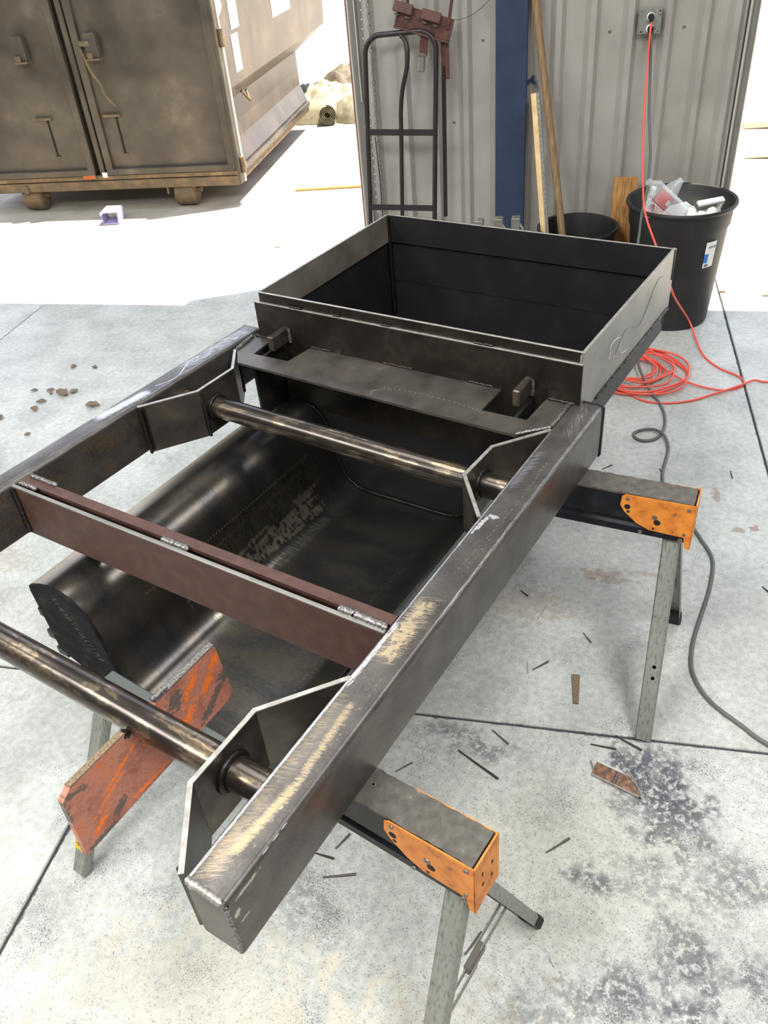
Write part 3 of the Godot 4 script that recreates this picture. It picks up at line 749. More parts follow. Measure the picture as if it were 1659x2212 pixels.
	var trough := wpart(fr, "trough", MB.new().prism(ribbon(curve, -0.008), -1.80, -0.555), uvmat(ti, 0.27, 0.92))
	# back wall of the trough with its weld along the rolled corner
	var bw := PackedVector2Array()
	for q in curve: bw.append(q)
	bw.append(Vector2(-0.10, 0.985)); bw.append(Vector2(-1.235, 0.985))
	part(trough, "back_wall", MB.new().prism(bw, -1.80, -1.790), M.mill_black)
	var wp := []
	var wr := []
	for i in curve.size():
		if curve[i].y > 0.74: continue
		wp.append(Vector3(curve[i].x, curve[i].y + 0.006, -1.784)); wr.append(0.0055 + 0.002 * sin(i * 2.1))
	part(trough, "weld_bead", MB.new().tube(wp, 0.005, 6, wr), M.weld_dark)
	# U-shaped end plate round the mouth
	var ep := PackedVector2Array()
	for q in curve: ep.append(q)
	for q in [Vector2(-0.14, 0.745), Vector2(-0.30, 0.45), Vector2(-0.37, 0.375), Vector2(-1.03, 0.365), Vector2(-1.222, 0.45), Vector2(-1.246, 0.70)]: ep.append(q)
	var uvless := mat(Color.WHITE, 0.7, 0.0, ntex(0.014, [[0.0, c8(20, 20, 22)], [0.55, c8(30, 30, 32)], [0.8, c8(46, 43, 40)], [1.0, c8(96, 92, 86)]], 18), 1.6)
	uvless.metallic_specular = 0.2
	var mouth := part(trough, "end_plate", MB.new().prism(ep, -0.556, -0.545, 5.0), uvless)
	for i in 26:
		var tt := clampf(i / 25.0 + rng.randf_range(-0.03, 0.03), 0.0, 1.0)
		part(mouth, "chalk_tick", MB.new().box(Vector3(lerpf(-1.13, -1.00, tt) + rng.randf_range(-0.004, 0.004), lerpf(0.715, 0.50, tt), -0.5446), Vector3(rng.randf_range(0.015, 0.035), 0.0016, 0.0008), 0.0, Basis(Vector3.BACK, 0.35 + rng.randf_range(-0.25, 0.25))), M.steel)
	for q in [[-1.235, 0.60], [-1.24, 0.50], [-1.225, 0.43]]: wpart(fr, "tab", MB.new().box(Vector3(q[0], q[1], -0.565), Vector3(0.05, 0.035, 0.035), 0.003), M.steel_dark)
	# --- orange plate hung on the front pipe
	var oi := base_image(512, 256, [[0.0, c8(140, 80, 64)], [0.4, c8(174, 108, 90)], [0.6, c8(190, 124, 104)], [0.8, c8(196, 112, 78)], [1.0, c8(222, 110, 48)]], noise(0.008, 4, FastNoiseLite.TYPE_SIMPLEX_SMOOTH, 61), noise(0.06, 3, FastNoiseLite.TYPE_SIMPLEX_SMOOTH, 62))
	for q in [[380, 60, 60, 14, -0.9], [430, 100, 40, 16, -0.9], [470, 50, 30, 18, -0.6], [350, 150, 50, 16, -0.8], [150, 90, 70, 6, -0.5], [110, 130, 60, 5, -0.5], [230, 60, 8, 40, 0.1], [275, 90, 8, 30, 0.1], [70, 190, 40, 10, -0.7], [200, 220, 60, 8, 0.0]]: blot(oi, q[0], q[1], q[2], q[3], c8(248, 120, 36), 0.95, 1.0, f, q[4])
	for q in [[330, 60, 26, 40, 0.2], [440, 170, 60, 16, -0.8], [480, 130, 24, 24, 0.0], [400, 200, 40, 14, -0.6], [10, 60, 14, 60, 0.0], [40, 30, 46, 10, 0.3], [60, 235, 60, 12, 0.0], [120, 200, 30, 16, -0.7], [250, 30, 40, 22, 0.0], [310, 190, 20, 30, 0.0]]: blot(oi, q[0], q[1], q[2], q[3], c8(92, 86, 80), 0.85, 1.0, f, q[4])
	hatch(oi, 20, 128, 500, 128, 160, 18, 1.0, c8(70, 52, 46), 0.5, 100)
	var om := MB.new().side([Vector2(-0.018, 0.905), Vector2(-0.045, 0.925), Vector2(-0.200, 0.925), Vector2(-0.217, 0.905), Vector2(-0.228, 0.888), Vector2(-0.268, 0.885), Vector2(-0.285, 0.912), Vector2(-0.295, 0.925), Vector2(-0.495, 0.925), Vector2(-0.512, 0.742), Vector2(-0.49, 0.728), Vector2(-0.012, 0.716)], -0.4, -0.384, 5.0)
	for k in om.v.size(): om.u[k] = Vector2(-om.v[k].z / 0.53, (0.93 - om.v[k].y) / 0.225)
	var opl := wpart(fr, "orange_plate", om, uvmat(oi, 0.5, 0.1))
	opl.set_meta("label", "scratched orange painted plate")
	part(opl, "burnt_edge", MB.new().box(Vector3(-0.392, 0.926, -0.122), Vector3(0.017, 0.005, 0.155), 0.002), M.leaf)
	part(opl, "burnt_edge", MB.new().box(Vector3(-0.392, 0.926, -0.395), Vector3(0.017, 0.005, 0.20), 0.002), M.weld)
	part(opl, "weld_bead", bead(Vector3(-0.392, 0.93, -0.292), Vector3(-0.392, 0.93, -0.34), 0.009), M.weld)
	part(opl, "weld_bead", bead(Vector3(-0.392, 0.905, -0.213), Vector3(-0.392, 0.92, -0.196), 0.011), M.weld_dark)
	# --- hopper box: lower walls, collar, right-hand plate, lugs
	var zf := -1.800
	wpart(fr, "hopper_front", MB.new().box(Vector3(-0.615, 0.932, zf + 0.006), Vector3(1.295, 0.412, 0.010), 0.002), M.skin)
	wpart(fr, "hopper_back", MB.new().box(Vector3(-0.615, 1.0, -2.735), Vector3(1.27, 0.27, 0.010), 0.002), M.mill_black)
	wpart(fr, "hopper_side", MB.new().side([Vector2(-1.80, 1.13), Vector2(-1.80, 0.868), Vector2(-2.739, 0.598), Vector2(-2.739, 1.13)], -1.259, -1.249), M.mill_black)
	wpart(fr, "hopper_back", MB.new().prism(PackedVector2Array([Vector2(-1.259, 0.875), Vector2(-1.259, 0.60), Vector2(-0.92, 0.42), Vector2(-0.42, 0.42), Vector2(0.017, 0.832), Vector2(0.017, 0.875)]), -2.740, -2.730), M.mill_black)
	wpart(fr, "hopper_side", MB.new().box(Vector3(0.012, 0.95, -2.265), Vector3(0.010, 0.24, 0.94), 0.002), M.steel_dark)
	var hop := MB.new()
	var top := [Vector3(-1.259, 0.87, zf), Vector3(0.017, 0.832, zf), Vector3(0.017, 0.832, -2.74), Vector3(-1.259, 0.60, -2.74)]
	var low := [Vector3(-0.92, 0.42, zf), Vector3(-0.42, 0.42, zf), Vector3(-0.42, 0.42, -2.74), Vector3(-0.92, 0.42, -2.74)]
	for i in 4:
		var j := (i + 1) % 4
		hop.quad(low[i], low[j], top[j], top[i])
		if i == 2: continue
		var o1 := Vector3(-0.62, 0, -2.2)
		hop.quad(low[j].lerp(o1 + UPV * low[j].y, 0.02), low[i].lerp(o1 + UPV * low[i].y, 0.02), top[i].lerp(o1 + UPV * top[i].y, 0.012), top[j].lerp(o1 + UPV * top[j].y, 0.012))
	hop.quad(low[3], low[2], low[1], low[0])
	hop.quad(low[0] + UPV * 0.01, low[1] + UPV * 0.01, low[2] + UPV * 0.01, low[3] + UPV * 0.01)
	wpart(fr, "hopper_floor", hop, M.mill_black)
	var yc := 1.175
	wpart(fr, "collar_front", MB.new().box(Vector3(-0.604, 1.125, -1.803), Vector3(1.27, 0.10, 0.008), 0.0015), M.skin)
	wpart(fr, "collar_back", MB.new().box(Vector3(-0.604, 1.115, -2.722), Vector3(1.28, 0.12, 0.008), 0.0015), M.mill_black)
	wpart(fr, "collar_side", MB.new().box(Vector3(-1.241, 1.115, -2.262), Vector3(0.008, 0.12, 0.92), 0.0015), M.collar)
	wpart(fr, "ground_edge", MB.new().box(Vector3(-0.604, yc + 0.0005, -1.803), Vector3(1.274, 0.003, 0.0085), 0.001), M.edge)
	wpart(fr, "ground_edge", MB.new().box(Vector3(-0.604, yc + 0.0005, -2.722), Vector3(1.284, 0.003, 0.0085), 0.001), M.edge)
	wpart(fr, "ground_edge", MB.new().box(Vector3(-1.241, yc + 0.0005, -2.262), Vector3(0.0085, 0.003, 0.92), 0.001), M.edge)
	wpart(fr, "ledge_edge", MB.new().box(Vector3(-0.615, 1.139, zf + 0.006), Vector3(1.296, 0.003, 0.0105), 0.001), M.edge)
	var sp := wpart(fr, "side_plate", MB.new().side([Vector2(-1.797, 1.176), Vector2(-1.792, 0.985), Vector2(-1.90, 0.955), Vector2(-2.732, 0.945), Vector2(-2.740, 1.168), Vector2(-2.728, 1.176)], 0.024, 0.033, 5.0), M.side_steel)
	sp.set_meta("label", "bright grey plate on the hopper side with chalk squiggles")
	part(sp, "ground_edge", MB.new().box(Vector3(0.0285, 1.177, -2.262), Vector3(0.0095, 0.003, 0.93), 0.001), M.edge)
	part(sp, "weld_bead", bead(Vector3(0.034, 0.950, -1.93), Vector3(0.034, 0.942, -2.72), 0.006), M.weld_dark)
	part(sp, "weld_bead", bead(Vector3(0.024, 1.17, -1.797), Vector3(0.022, 1.0, -1.793), 0.004), M.edge)
	var sq := []
	for i in 60:
		var tt := i / 59.0
		sq.append(Vector3(0.0335, 1.03 + 0.07 * tt + 0.035 * sin(tt * 9.0), -2.10 - 0.5 * tt))
	part(sp, "chalk_line", MB.new().tube(sq, 0.0009, 5), M.steel)
	var sq2 := []
	for i in 40: sq2.append(Vector3(0.0335, 1.04 + 0.05 * sin(i * 0.12), -2.02 - 0.2 * i / 39.0 - 0.02 * cos(i * 0.3)))
	part(sp, "chalk_line", MB.new().tube(sq2, 0.0008, 5), M.paper)
	wpart(fr, "weld_bead", bead(Vector3(-1.234, 1.17, -2.715), Vector3(-1.234, 0.72, -2.715), 0.008), M.weld_dark)
	for q in [[-1.10, -1.04], [-0.90, -0.87], [-0.70, -0.66], [-0.34, -0.27]]: wpart(fr, "weld_bead", bead(Vector3(q[0], 1.143, -1.795), Vector3(q[1], 1.143, -1.795), 0.006), M.weld_dark)
	for x in [-1.125, -0.142]:
		var lug := wpart(fr, "lug", MB.new().box(Vector3(x, 1.034, -1.742), Vector3(0.026, 0.058, 0.105), 0.004), M.bracket)
		part(lug, "weld_bead", bead(Vector3(x + 0.016, 1.06, -1.785), Vector3(x + 0.016, 1.0, -1.785), 0.008), M.weld)

# ------------------------------------------------------------------ sawhorses
func sawhorse(called_label: String, where: Transform3D, length: float, extension: bool) -> void:
	var o := thing("sawhorse", called_label, "sawhorse", where, "folding steel sawhorses")
	var hb := 0.0448
	# folded beam: open channel with a stepped lip along both sides
	var web := [Vector2(-hb + 0.002, 0.802), Vector2(-hb + 0.002, 0.712), Vector2(-hb + 0.010, 0.704), Vector2(-hb + 0.010, 0.694), Vector2(-hb + 0.001, 0.686), Vector2(-hb + 0.001, 0.662), Vector2(hb - 0.001, 0.662), Vector2(hb - 0.001, 0.686), Vector2(hb - 0.010, 0.694), Vector2(hb - 0.010, 0.704), Vector2(hb - 0.002, 0.712), Vector2(hb - 0.002, 0.802)]
	part(o, "beam", MB.new().side(web, -length, -0.004, 5.0), M.beam)
	var edge := PackedVector2Array()
	var back := PackedVector2Array()
	for i in 60:
		var x := -length + (length - 0.006) * i / 59.0
		edge.append(Vector2(x, hb + 0.002 * rng.randf_range(-1, 1))); back.append(Vector2(x, -hb + 0.002 * rng.randf_range(-1, 1)))
	back.reverse(); edge.append_array(back)
	part(o, "top_plate", MB.new().plan(Array(edge), 0.803, 0.81, 60.0), M.beam_top)
	part(o, "screw", MB.new().at(Transform3D(Basis.IDENTITY, Vector3(-0.28, 0.809, -0.005))).lathe([Vector2(0, 0), Vector2(0.008, 0), Vector2(0.007, 0.003), Vector2(0.003, 0.003), Vector2(0.003, 0.001), Vector2(0, 0.001)], 10), M.bolt)
	# orange cap folded round the end
	var cap := part(o, "end_bracket", MB.new().side([Vector2(-hb - 0.004, 0.812), Vector2(-hb - 0.004, 0.648), Vector2(hb - 0.016, 0.648), Vector2(hb + 0.004, 0.642), Vector2(hb + 0.004, 0.812)], -0.001, 0.003, 5.0), M.orange)
	for s in [-1.0, 1.0]:
		var face := PackedVector2Array([Vector2(0.002, 0.808), Vector2(-0.205, 0.806), Vector2(-0.216, 0.798), Vector2(-0.219, 0.765), Vector2(-0.205, 0.742), Vector2(-0.165, 0.706), Vector2(-0.125, 0.688), Vector2(-0.02, 0.684), Vector2(-0.012, 0.644), Vector2(0.002, 0.642)])
		part(cap, "cheek", MB.new().prism(face, (hb + 0.001) if s > 0 else (-hb - 0.004), (hb + 0.004) if s > 0 else (-hb - 0.001), 20.0), M.orange)
		for q in [[-0.198, 0.792, 0.006], [-0.018, 0.790, 0.006], [-0.020, 0.697, 0.005], [-0.112, 0.740, 0.0085], [-0.150, 0.672, 0.007], [-0.028, 0.668, 0.009]]:
			part(cap, "rivet", MB.new().at(Transform3D(Basis(Vector3.RIGHT, Vector3.BACK * s, Vector3.DOWN * s), Vector3(q[0], q[1], (hb + 0.0035) * s if q[1] > 0.69 else hb * s))).lathe([Vector2(0, 0), Vector2(q[2], 0), Vector2(q[2] * 0.9, 0.003), Vector2(q[2] * 0.4, 0.003), Vector2(q[2] * 0.4, 0.0015), Vector2(0, 0.0015)], 12), M.bolt)
		for q in [[-0.197, 0.762, 0.0095], [-0.103, 0.722, 0.0105], [-0.112, 0.697, 0.004], [-0.193, 0.744, 0.005]]:
			part(cap, "hole", MB.new().at(Transform3D(Basis(Vector3.RIGHT, Vector3.BACK * s, Vector3.DOWN * s), Vector3(q[0], q[1], (hb + 0.0038) * s))).lathe([Vector2(0, 0), Vector2(q[2], 0), Vector2(q[2], 0.0006), Vector2(0, 0.0006)], 14), M.hole)
	for q in [[-0.02, 0.745], [0.02, 0.755], [-0.018, 0.70], [0.018, 0.715]]:
		part(cap, "slot", MB.new().box(Vector3(0.0032, q[1], q[0]), Vector3(0.001, 0.010, 0.006), 0.0), M.hole)
	# galvanised channel legs
	var ends := [[-0.055, -0.02, 0.31, 0.66]]
	if extension: ends.append([-length - 0.64, -length - 0.64, 0.325, 0.565])
	else: ends.append([-length + 0.035, -0.945, 0.27, 0.66])
	for e in ends:
		for s in [-1.0, 1.0]:
			var foot: float = e[2]
			if extension and e[3] < 0.6 and s < 0: continue
			var p0 := Vector3(e[0], e[3], 0.030 * s)
			var p1 := Vector3(e[1], 0.012, foot * s)
			var d := (p1 - p0).normalized()
			var xx := (Vector3.RIGHT - d * d.x).normalized()
			var T := Transform3D(Basis(xx, d.cross(xx) , d), p0)
			var L := p0.distance_to(p1)
			var sg := 1.0 if T.basis.y.z * s > 0 else -1.0
			var chan := ribbon([Vector2(-0.026, -0.030 * sg), Vector2(-0.026, -0.003 * sg), Vector2(-0.021, 0.002 * sg), Vector2(-0.012, 0.0), Vector2(0.012, 0.0), Vector2(0.021, 0.002 * sg), Vector2(0.026, -0.003 * sg), Vector2(0.026, -0.030 * sg)], -0.0022 * sg)
			var leg := part(o, "leg", MB.new().at(T).prism(chan, 0.0, L, 50.0), M.galv)
			for k in 2: part(leg, "hole", MB.new().at(Transform3D(Basis(T.basis.x, T.basis.y * sg, -T.basis.z * sg) , T * Vector3(0.004, 0.0024 * sg, L * 0.62 + 0.04 * k))).lathe([Vector2(0, 0), Vector2(0.006, 0), Vector2(0.004, 0.001), Vector2(0, 0.001)], 9), M.trim_light)
			if s < 0: part(leg, "rubber_foot", MB.new().at(T).box(Vector3(0, -0.014 * sg, L - 0.03), Vector3(0.058, 0.036, 0.075), 0.006), M.rubber)
			if e[3] < 0.6 and s > 0:
				var st := part(leg, "warning_sticker", MB.new().at(T).box(Vector3(-0.006, 0.0034 * sg, L - 0.115), Vector3(0.036, 0.001, 0.062), 0.0), mat(c8(232, 172, 36), 0.5))
				part(o, "sticker_print", MB.new().at(T).box(Vector3(-0.006, 0.0043 * sg, L - 0.115), Vector3(0.003, 0.001, 0.056), 0.0, Basis(Vector3.UP, 0.45)), M.hole)
				part(o, "sticker_print", MB.new().at(T).box(Vector3(-0.004, 0.0043 * sg, L - 0.12), Vector3(0.003, 0.001, 0.05), 0.0, Basis(Vector3.UP, -0.2)), M.hole)
				part(o, "sticker_print", MB.new().at(T).box(Vector3(-0.006, 0.0043 * sg, L - 0.105), Vector3(0.03, 0.001, 0.002), 0.0, Basis(Vector3.UP, 0.25)), M.hole)
	# folding brace between the right-hand legs
	for x in [-0.046, -0.030]:
		part(o, "brace", MB.new().box(Vector3(x, 0.305, -0.105), Vector3(0.004, 0.016, 0.17), 0.001, Basis(Vector3.RIGHT, -0.05)), M.galv)
		part(o, "brace", MB.new().box(Vector3(x + 0.006, 0.295, 0.095), Vector3(0.004, 0.016, 0.18), 0.001, Basis(Vector3.RIGHT, 0.05)), M.galv)
	part(o, "hinge", MB.new().box(Vector3(-0.036, 0.30, -0.005), Vector3(0.02, 0.03, 0.075), 0.003), M.bolt)
	if extension: part(o, "extension_bar", MB.new().box(Vector3(-length - 0.33, 0.535, -0.02), Vector3(0.70, 0.05, 0.045), 0.004), M.galv_dull)

func sawhorses() -> void:
	sawhorse("black sawhorse with orange end bracket nearest the camera, under the front of the steel frame", Transform3D(Basis(UPV, -0.053), Vector3(0.392, 0, -0.396)), 0.61, true)
	sawhorse("black sawhorse with orange end bracket under the hopper end of the steel frame", Transform3D(Basis(UPV, 0.124), Vector3(0.443, 0, -1.731)), 0.53, false)

# ------------------------------------------------------------------ things along the front wall
func wall_things() -> void:
	# hand truck: tubular frame leaning on the sheet
	var ht := thing("hand_truck", "dark tubular steel hand truck standing against the ribbed wall beside the door", "hand truck", wat(0.30, 0.30))
	var lean := Transform3D(Basis(Vector3.RIGHT, -0.10) * Basis(Vector3.BACK, -0.035), Vector3(-0.02, 0.02, 0.04))
	var pth := []
	for q in [[-0.215, 0.10], [-0.215, 1.48]]: pth.append(lean * Vector3(q[0], q[1], 0))
	for i in 9:
		var a := deg_to_rad(180 - 90.0 * i / 8)
		pth.append(lean * Vector3(-0.115 + 0.10 * cos(a), 1.52 + 0.10 * sin(a), 0))
	for i in 9:
		var a := deg_to_rad(90 - 90.0 * i / 8)
		pth.append(lean * Vector3(0.115 + 0.10 * cos(a), 1.535 + 0.10 * sin(a), 0))
	pth.append(lean * Vector3(0.215, 0.10, 0))
	part(ht, "frame", MB.new().tube(pth, 0.0155, 12), M.truck)
	for y in [1.09, 0.64, 0.25]: part(ht, "cross_bar", MB.new().at(lean).box(Vector3(0, y, 0.004), Vector3(0.43, 0.036, 0.010), 0.002), M.truck)
	var mid := []
	for q in [[0.0, 0.12, 0.0], [0.0, 1.05, 0.0], [0.0, 1.20, 0.005], [0.015, 1.33, 0.02], [0.045, 1.45, 0.03], [0.048, 1.54, 0.025], [0.03, 1.59, 0.012], [0.005, 1.612, 0.0]]: mid.append(lean * Vector3(q[0], q[1], q[2]))
	part(ht, "centre_tube", MB.new().tube(smooth_path(mid, 0.04), 0.0135, 10), M.truck)
	part(ht, "toe_plate", MB.new().at(lean).box(Vector3(0, 0.02, 0.10), Vector3(0.42, 0.012, 0.22), 0.003), M.truck)
	for s in [-1.0, 1.0]: part(ht, "wheel", MB.new().at(lean * Transform3D(Basis(Vector3.BACK, PI / 2), Vector3(0.27 * s, 0.11, -0.08))).lathe([Vector2(0.02, -0.03), Vector2(0.09, -0.035), Vector2(0.12, -0.02), Vector2(0.12, 0.02), Vector2(0.09, 0.035), Vector2(0.02, 0.03)], 24), M.rubber)
	# rust-red hitch bracket hung above it
	var rb := thing("hitch_bracket", "rust red steel bracket with two hinged flaps hanging above the hand truck", "bracket", wat(0.46, 0.14, 1.70))
	var tilt := Basis(Vector3.BACK, -0.30)
	part(rb, "plate", MB.new().box(Vector3(0.02, -0.02, 0.02), Vector3(0.34, 0.12, 0.010), 0.002, tilt), M.rust_red)
	part(rb, "lip", MB.new().box(Vector3(0.005, -0.075, 0.035), Vector3(0.34, 0.012, 0.035), 0.002, tilt), M.rust_red)
	for x in [-0.11, 0.06]:
		part(rb, "flap", MB.new().box(tilt * Vector3(x, 0.035, 0.05), Vector3(0.115, 0.055, 0.020), 0.003, tilt * Basis(Vector3.RIGHT, -0.35)), M.rust_red)
		for k in [-0.03, 0.035]: part(rb, "knuckle", MB.new().box(tilt * Vector3(x + k, -0.006, 0.045), Vector3(0.028, 0.012, 0.012), 0.003, tilt), M.bolt)
	part(rb, "arm", MB.new().box(Vector3(0.185, 0.08, 0.02), Vector3(0.016, 0.28, 0.03), 0.002, Basis(Vector3.BACK, -0.18)), M.rust_red)
	part(rb, "arm", MB.new().box(Vector3(-0.075, 0.14, 0.0), Vector3(0.016, 0.20, 0.02), 0.002), M.rust_red)
	part(rb, "hanging_strap", MB.new().box(Vector3(0.015, -0.115, 0.02), Vector3(0.048, 0.14, 0.012), 0.002, Basis(Vector3.BACK, -0.14)), M.rust_red)
	part(rb, "roller", MB.new().box(Vector3(-0.005, -0.225, 0.024), Vector3(0.042, 0.10, 0.028), 0.008, Basis(Vector3.BACK, -0.10)), M.chain)
	part(rb, "clip", MB.new().box(Vector3(0.002, -0.185, 0.026), Vector3(0.056, 0.014, 0.034), 0.003, Basis(Vector3.BACK, -0.10)), M.bolt)
	part(rb, "side_bar", MB.new().box(Vector3(0.135, -0.19, 0.0), Vector3(0.048, 0.27, 0.012), 0.002), M.rust_red)
	part(rb, "long_bar", MB.new().box(Vector3(0.115, -0.70, 0.0), Vector3(0.026, 0.90, 0.012), 0.002, Basis(Vector3.BACK, -0.02)), M.truck)
	# chain of the roller door
	var ch := thing("door_chain", "thin steel pull chain hanging down beside the left door jamb", "chain", wat(0.13, 0.07, 0.35))
	for i in 60:
		var T := Transform3D(Basis(UPV, PI / 2 * (i % 2) + 0.5), Vector3(0.0, 0.03 * i + 0.05, 0.0))
		var lk := []
		for j in 13:
			var a := TAU * j / 12
			lk.append(T * Vector3(0.0085 * cos(a), 0.019 * sin(a), 0))
		part(ch, "link", MB.new().tube(lk, 0.0028, 5), M.chain)
	lone("hanging_cable", MB.new().tube(smooth_path([Vector3(0, 0, 0), Vector3(0.012, -0.3, 0.01), Vector3(0.008, -0.6, 0.0), Vector3(0.03, -0.95, 0.01)], 0.06), 0.0035, 6), M.rod_dark, wat(0.115, 0.085, 1.05), "thin dark cable hanging behind the pull chain at the door jamb", "cable")
	# timber
	var hp := []
	for i in 25:
		var tt := i / 24.0
		hp.append(Vector3(lerpf(0.28, -0.03, tt) + 0.008 * sin(tt * 5.0), lerpf(0.0, 1.90, tt), lerpf(0.33, -0.045, tt)))
	lone("wooden_pole", MB.new().tube(hp, 0.023, 14), M.wood, wat(1.13, 0.11), "long round wooden pole leaning on the wall beside the blue column", "pole")
	var bb := thing("lumber_strip", "pale narrow board with a printed metal edge leaning on the blue column", "board", wat(1.24, 0.34))
	var bt := Transform3D(Basis(Vector3(0.986, 0.12, 0.0).normalized(), Vector3(-0.11, 0.972, -0.21).normalized(), Vector3(-0.02, 0.21, 0.977).normalized()).orthonormalized(), Vector3(0.05, 0.0, 0.10))
	part(bb, "board", MB.new().at(bt).box(Vector3(-0.010, 0.66, 0), Vector3(0.032, 1.32, 0.018), 0.002), M.pine)
	part(bb, "metal_edge", MB.new().at(bt).box(Vector3(0.016, 0.66, 0.002), Vector3(0.020, 1.32, 0.020), 0.002), M.galv)
	for i in 34: part(bb, "tick_mark", MB.new().at(bt).box(Vector3(0.016, 0.30 + i * 0.03, 0.0125), Vector3(0.008, 0.0025, 0.001), 0.0), M.hole)
	var pk := MB.new().at(Transform3D(Basis(Vector3.RIGHT, -0.16), Vector3.ZERO)).box(Vector3(-0.01, 0.39, 0), Vector3(0.145, 0.78, 0.035), 0.003)
	lone("wood_plank", pk, M.plank, wat(1.715, 0.24), "short rough brown wood plank leaning on the wall behind the trash bin", "plank")
	var tp := MB.new()
	for q in [[0.0, 0.0, 0.035, 0.3], [0.018, -0.012, 0.03, -0.5], [0.012, 0.016, 0.028, 0.9]]: tp.box(Vector3(q[0], q[1], 0.004), Vector3(q[2], 0.02, 0.003), 0.001, Basis(Vector3.BACK, q[3]) * Basis(UPV, q[3]))
	lone("blue_tape", tp, mat(c8(30, 42, 78), 0.6), wat(1.10, 0.05, 1.33), "crumpled scrap of dark blue tape stuck beside the blue column", "tape")
	# sprung wire across the top
	lone("wire", MB.new().tube(smooth_path([Vector3(-0.12, -0.03, 0.0), Vector3(0.0, -0.045, 0.02), Vector3(0.10, -0.02, 0.02), Vector3(0.20, 0.05, 0.0), Vector3(0.26, 0.13, -0.01)], 0.02), 0.0016, 5), M.rod_dark, wat(0.66, 0.06, 1.72), "thin loose wire curving from the red bracket towards the blue column", "wire")
	# outlet box
	var ob := thing("outlet_box", "square grey metal outlet box with two sockets on the ribbed wall", "outlet", wat(1.757, 0.032, 1.607))
	part(ob, "box", MB.new().box(Vector3(0, 0, 0.015), Vector3(0.128, 0.132, 0.034), 0.004), M.galv)
	part(ob, "cover", MB.new().box(Vector3(0.004, 0, 0.035), Vector3(0.118, 0.124, 0.006), 0.003), M.galv)
	for q in [[0.004, 0.024], [0.004, -0.034]]: part(ob, "socket", MB.new().at(Transform3D(Basis(Vector3.RIGHT, Vector3.BACK, Vector3.DOWN), Vector3(q[0], q[1], 0.037))).lathe([Vector2(0, 0), Vector2(0.021, 0), Vector2(0.021, 0.003), Vector2(0.018, 0.005), Vector2(0, 0.005)], 20), M.paper)
	for x in [-0.044, 0.052]:
		for y in [-0.05, 0.05]: part(ob, "screw", MB.new().at(Transform3D(Basis(Vector3.RIGHT, Vector3.BACK, Vector3.DOWN), Vector3(x, y, 0.038))).lathe([Vector2(0, 0), Vector2(0.005, 0), Vector2(0.003, 0.002), Vector2(0, 0.002)], 8), M.hole if x * y > 0 else M.bolt)
	# bar clamps stood behind the hopper
	for i in 3:
		var x: float = [0.83, 0.95, 1.055][i]
		var top: float = [0.645, 0.655, 0.658][i]
		var c := thing("bar_clamp", ["leftmost silver bar clamp head just showing over the hopper rim", "middle silver bar clamp head showing over the hopper rim", "rightmost silver bar clamp head showing over the hopper rim before the blue column"][i], "clamp", wat(x, 0.50, 0.0), "bar clamps behind the hopper")
		part(c, "bar", MB.new().box(Vector3(0, top / 2 - 0.02, 0), Vector3(0.008, top - 0.04, 0.028), 0.001), M.chain)
		part(c, "head", MB.new().at(Transform3D(Basis.IDENTITY, Vector3(0, top, 0))).prism(PackedVector2Array([Vector2(-0.022, -0.07), Vector2(-0.026, -0.012), Vector2(-0.018, 0.0), Vector2(0.022, 0.002), Vector2(0.028, -0.008), Vector2(0.024, -0.07)]), -0.03, 0.03, 20.0), M.chain)
		part(c, "jaw", MB.new().box(Vector3(0.001, top - 0.003, 0.002), Vector3(0.048, 0.007, 0.064), 0.003), M.rod_bright)
		part(c, "lever", MB.new().tube([Vector3(0.02, top - 0.03, 0.02), Vector3(0.044, top - 0.06, 0.02), Vector3(0.05, top - 0.12, 0.02)], 0.008, 8), M.rod_bright)

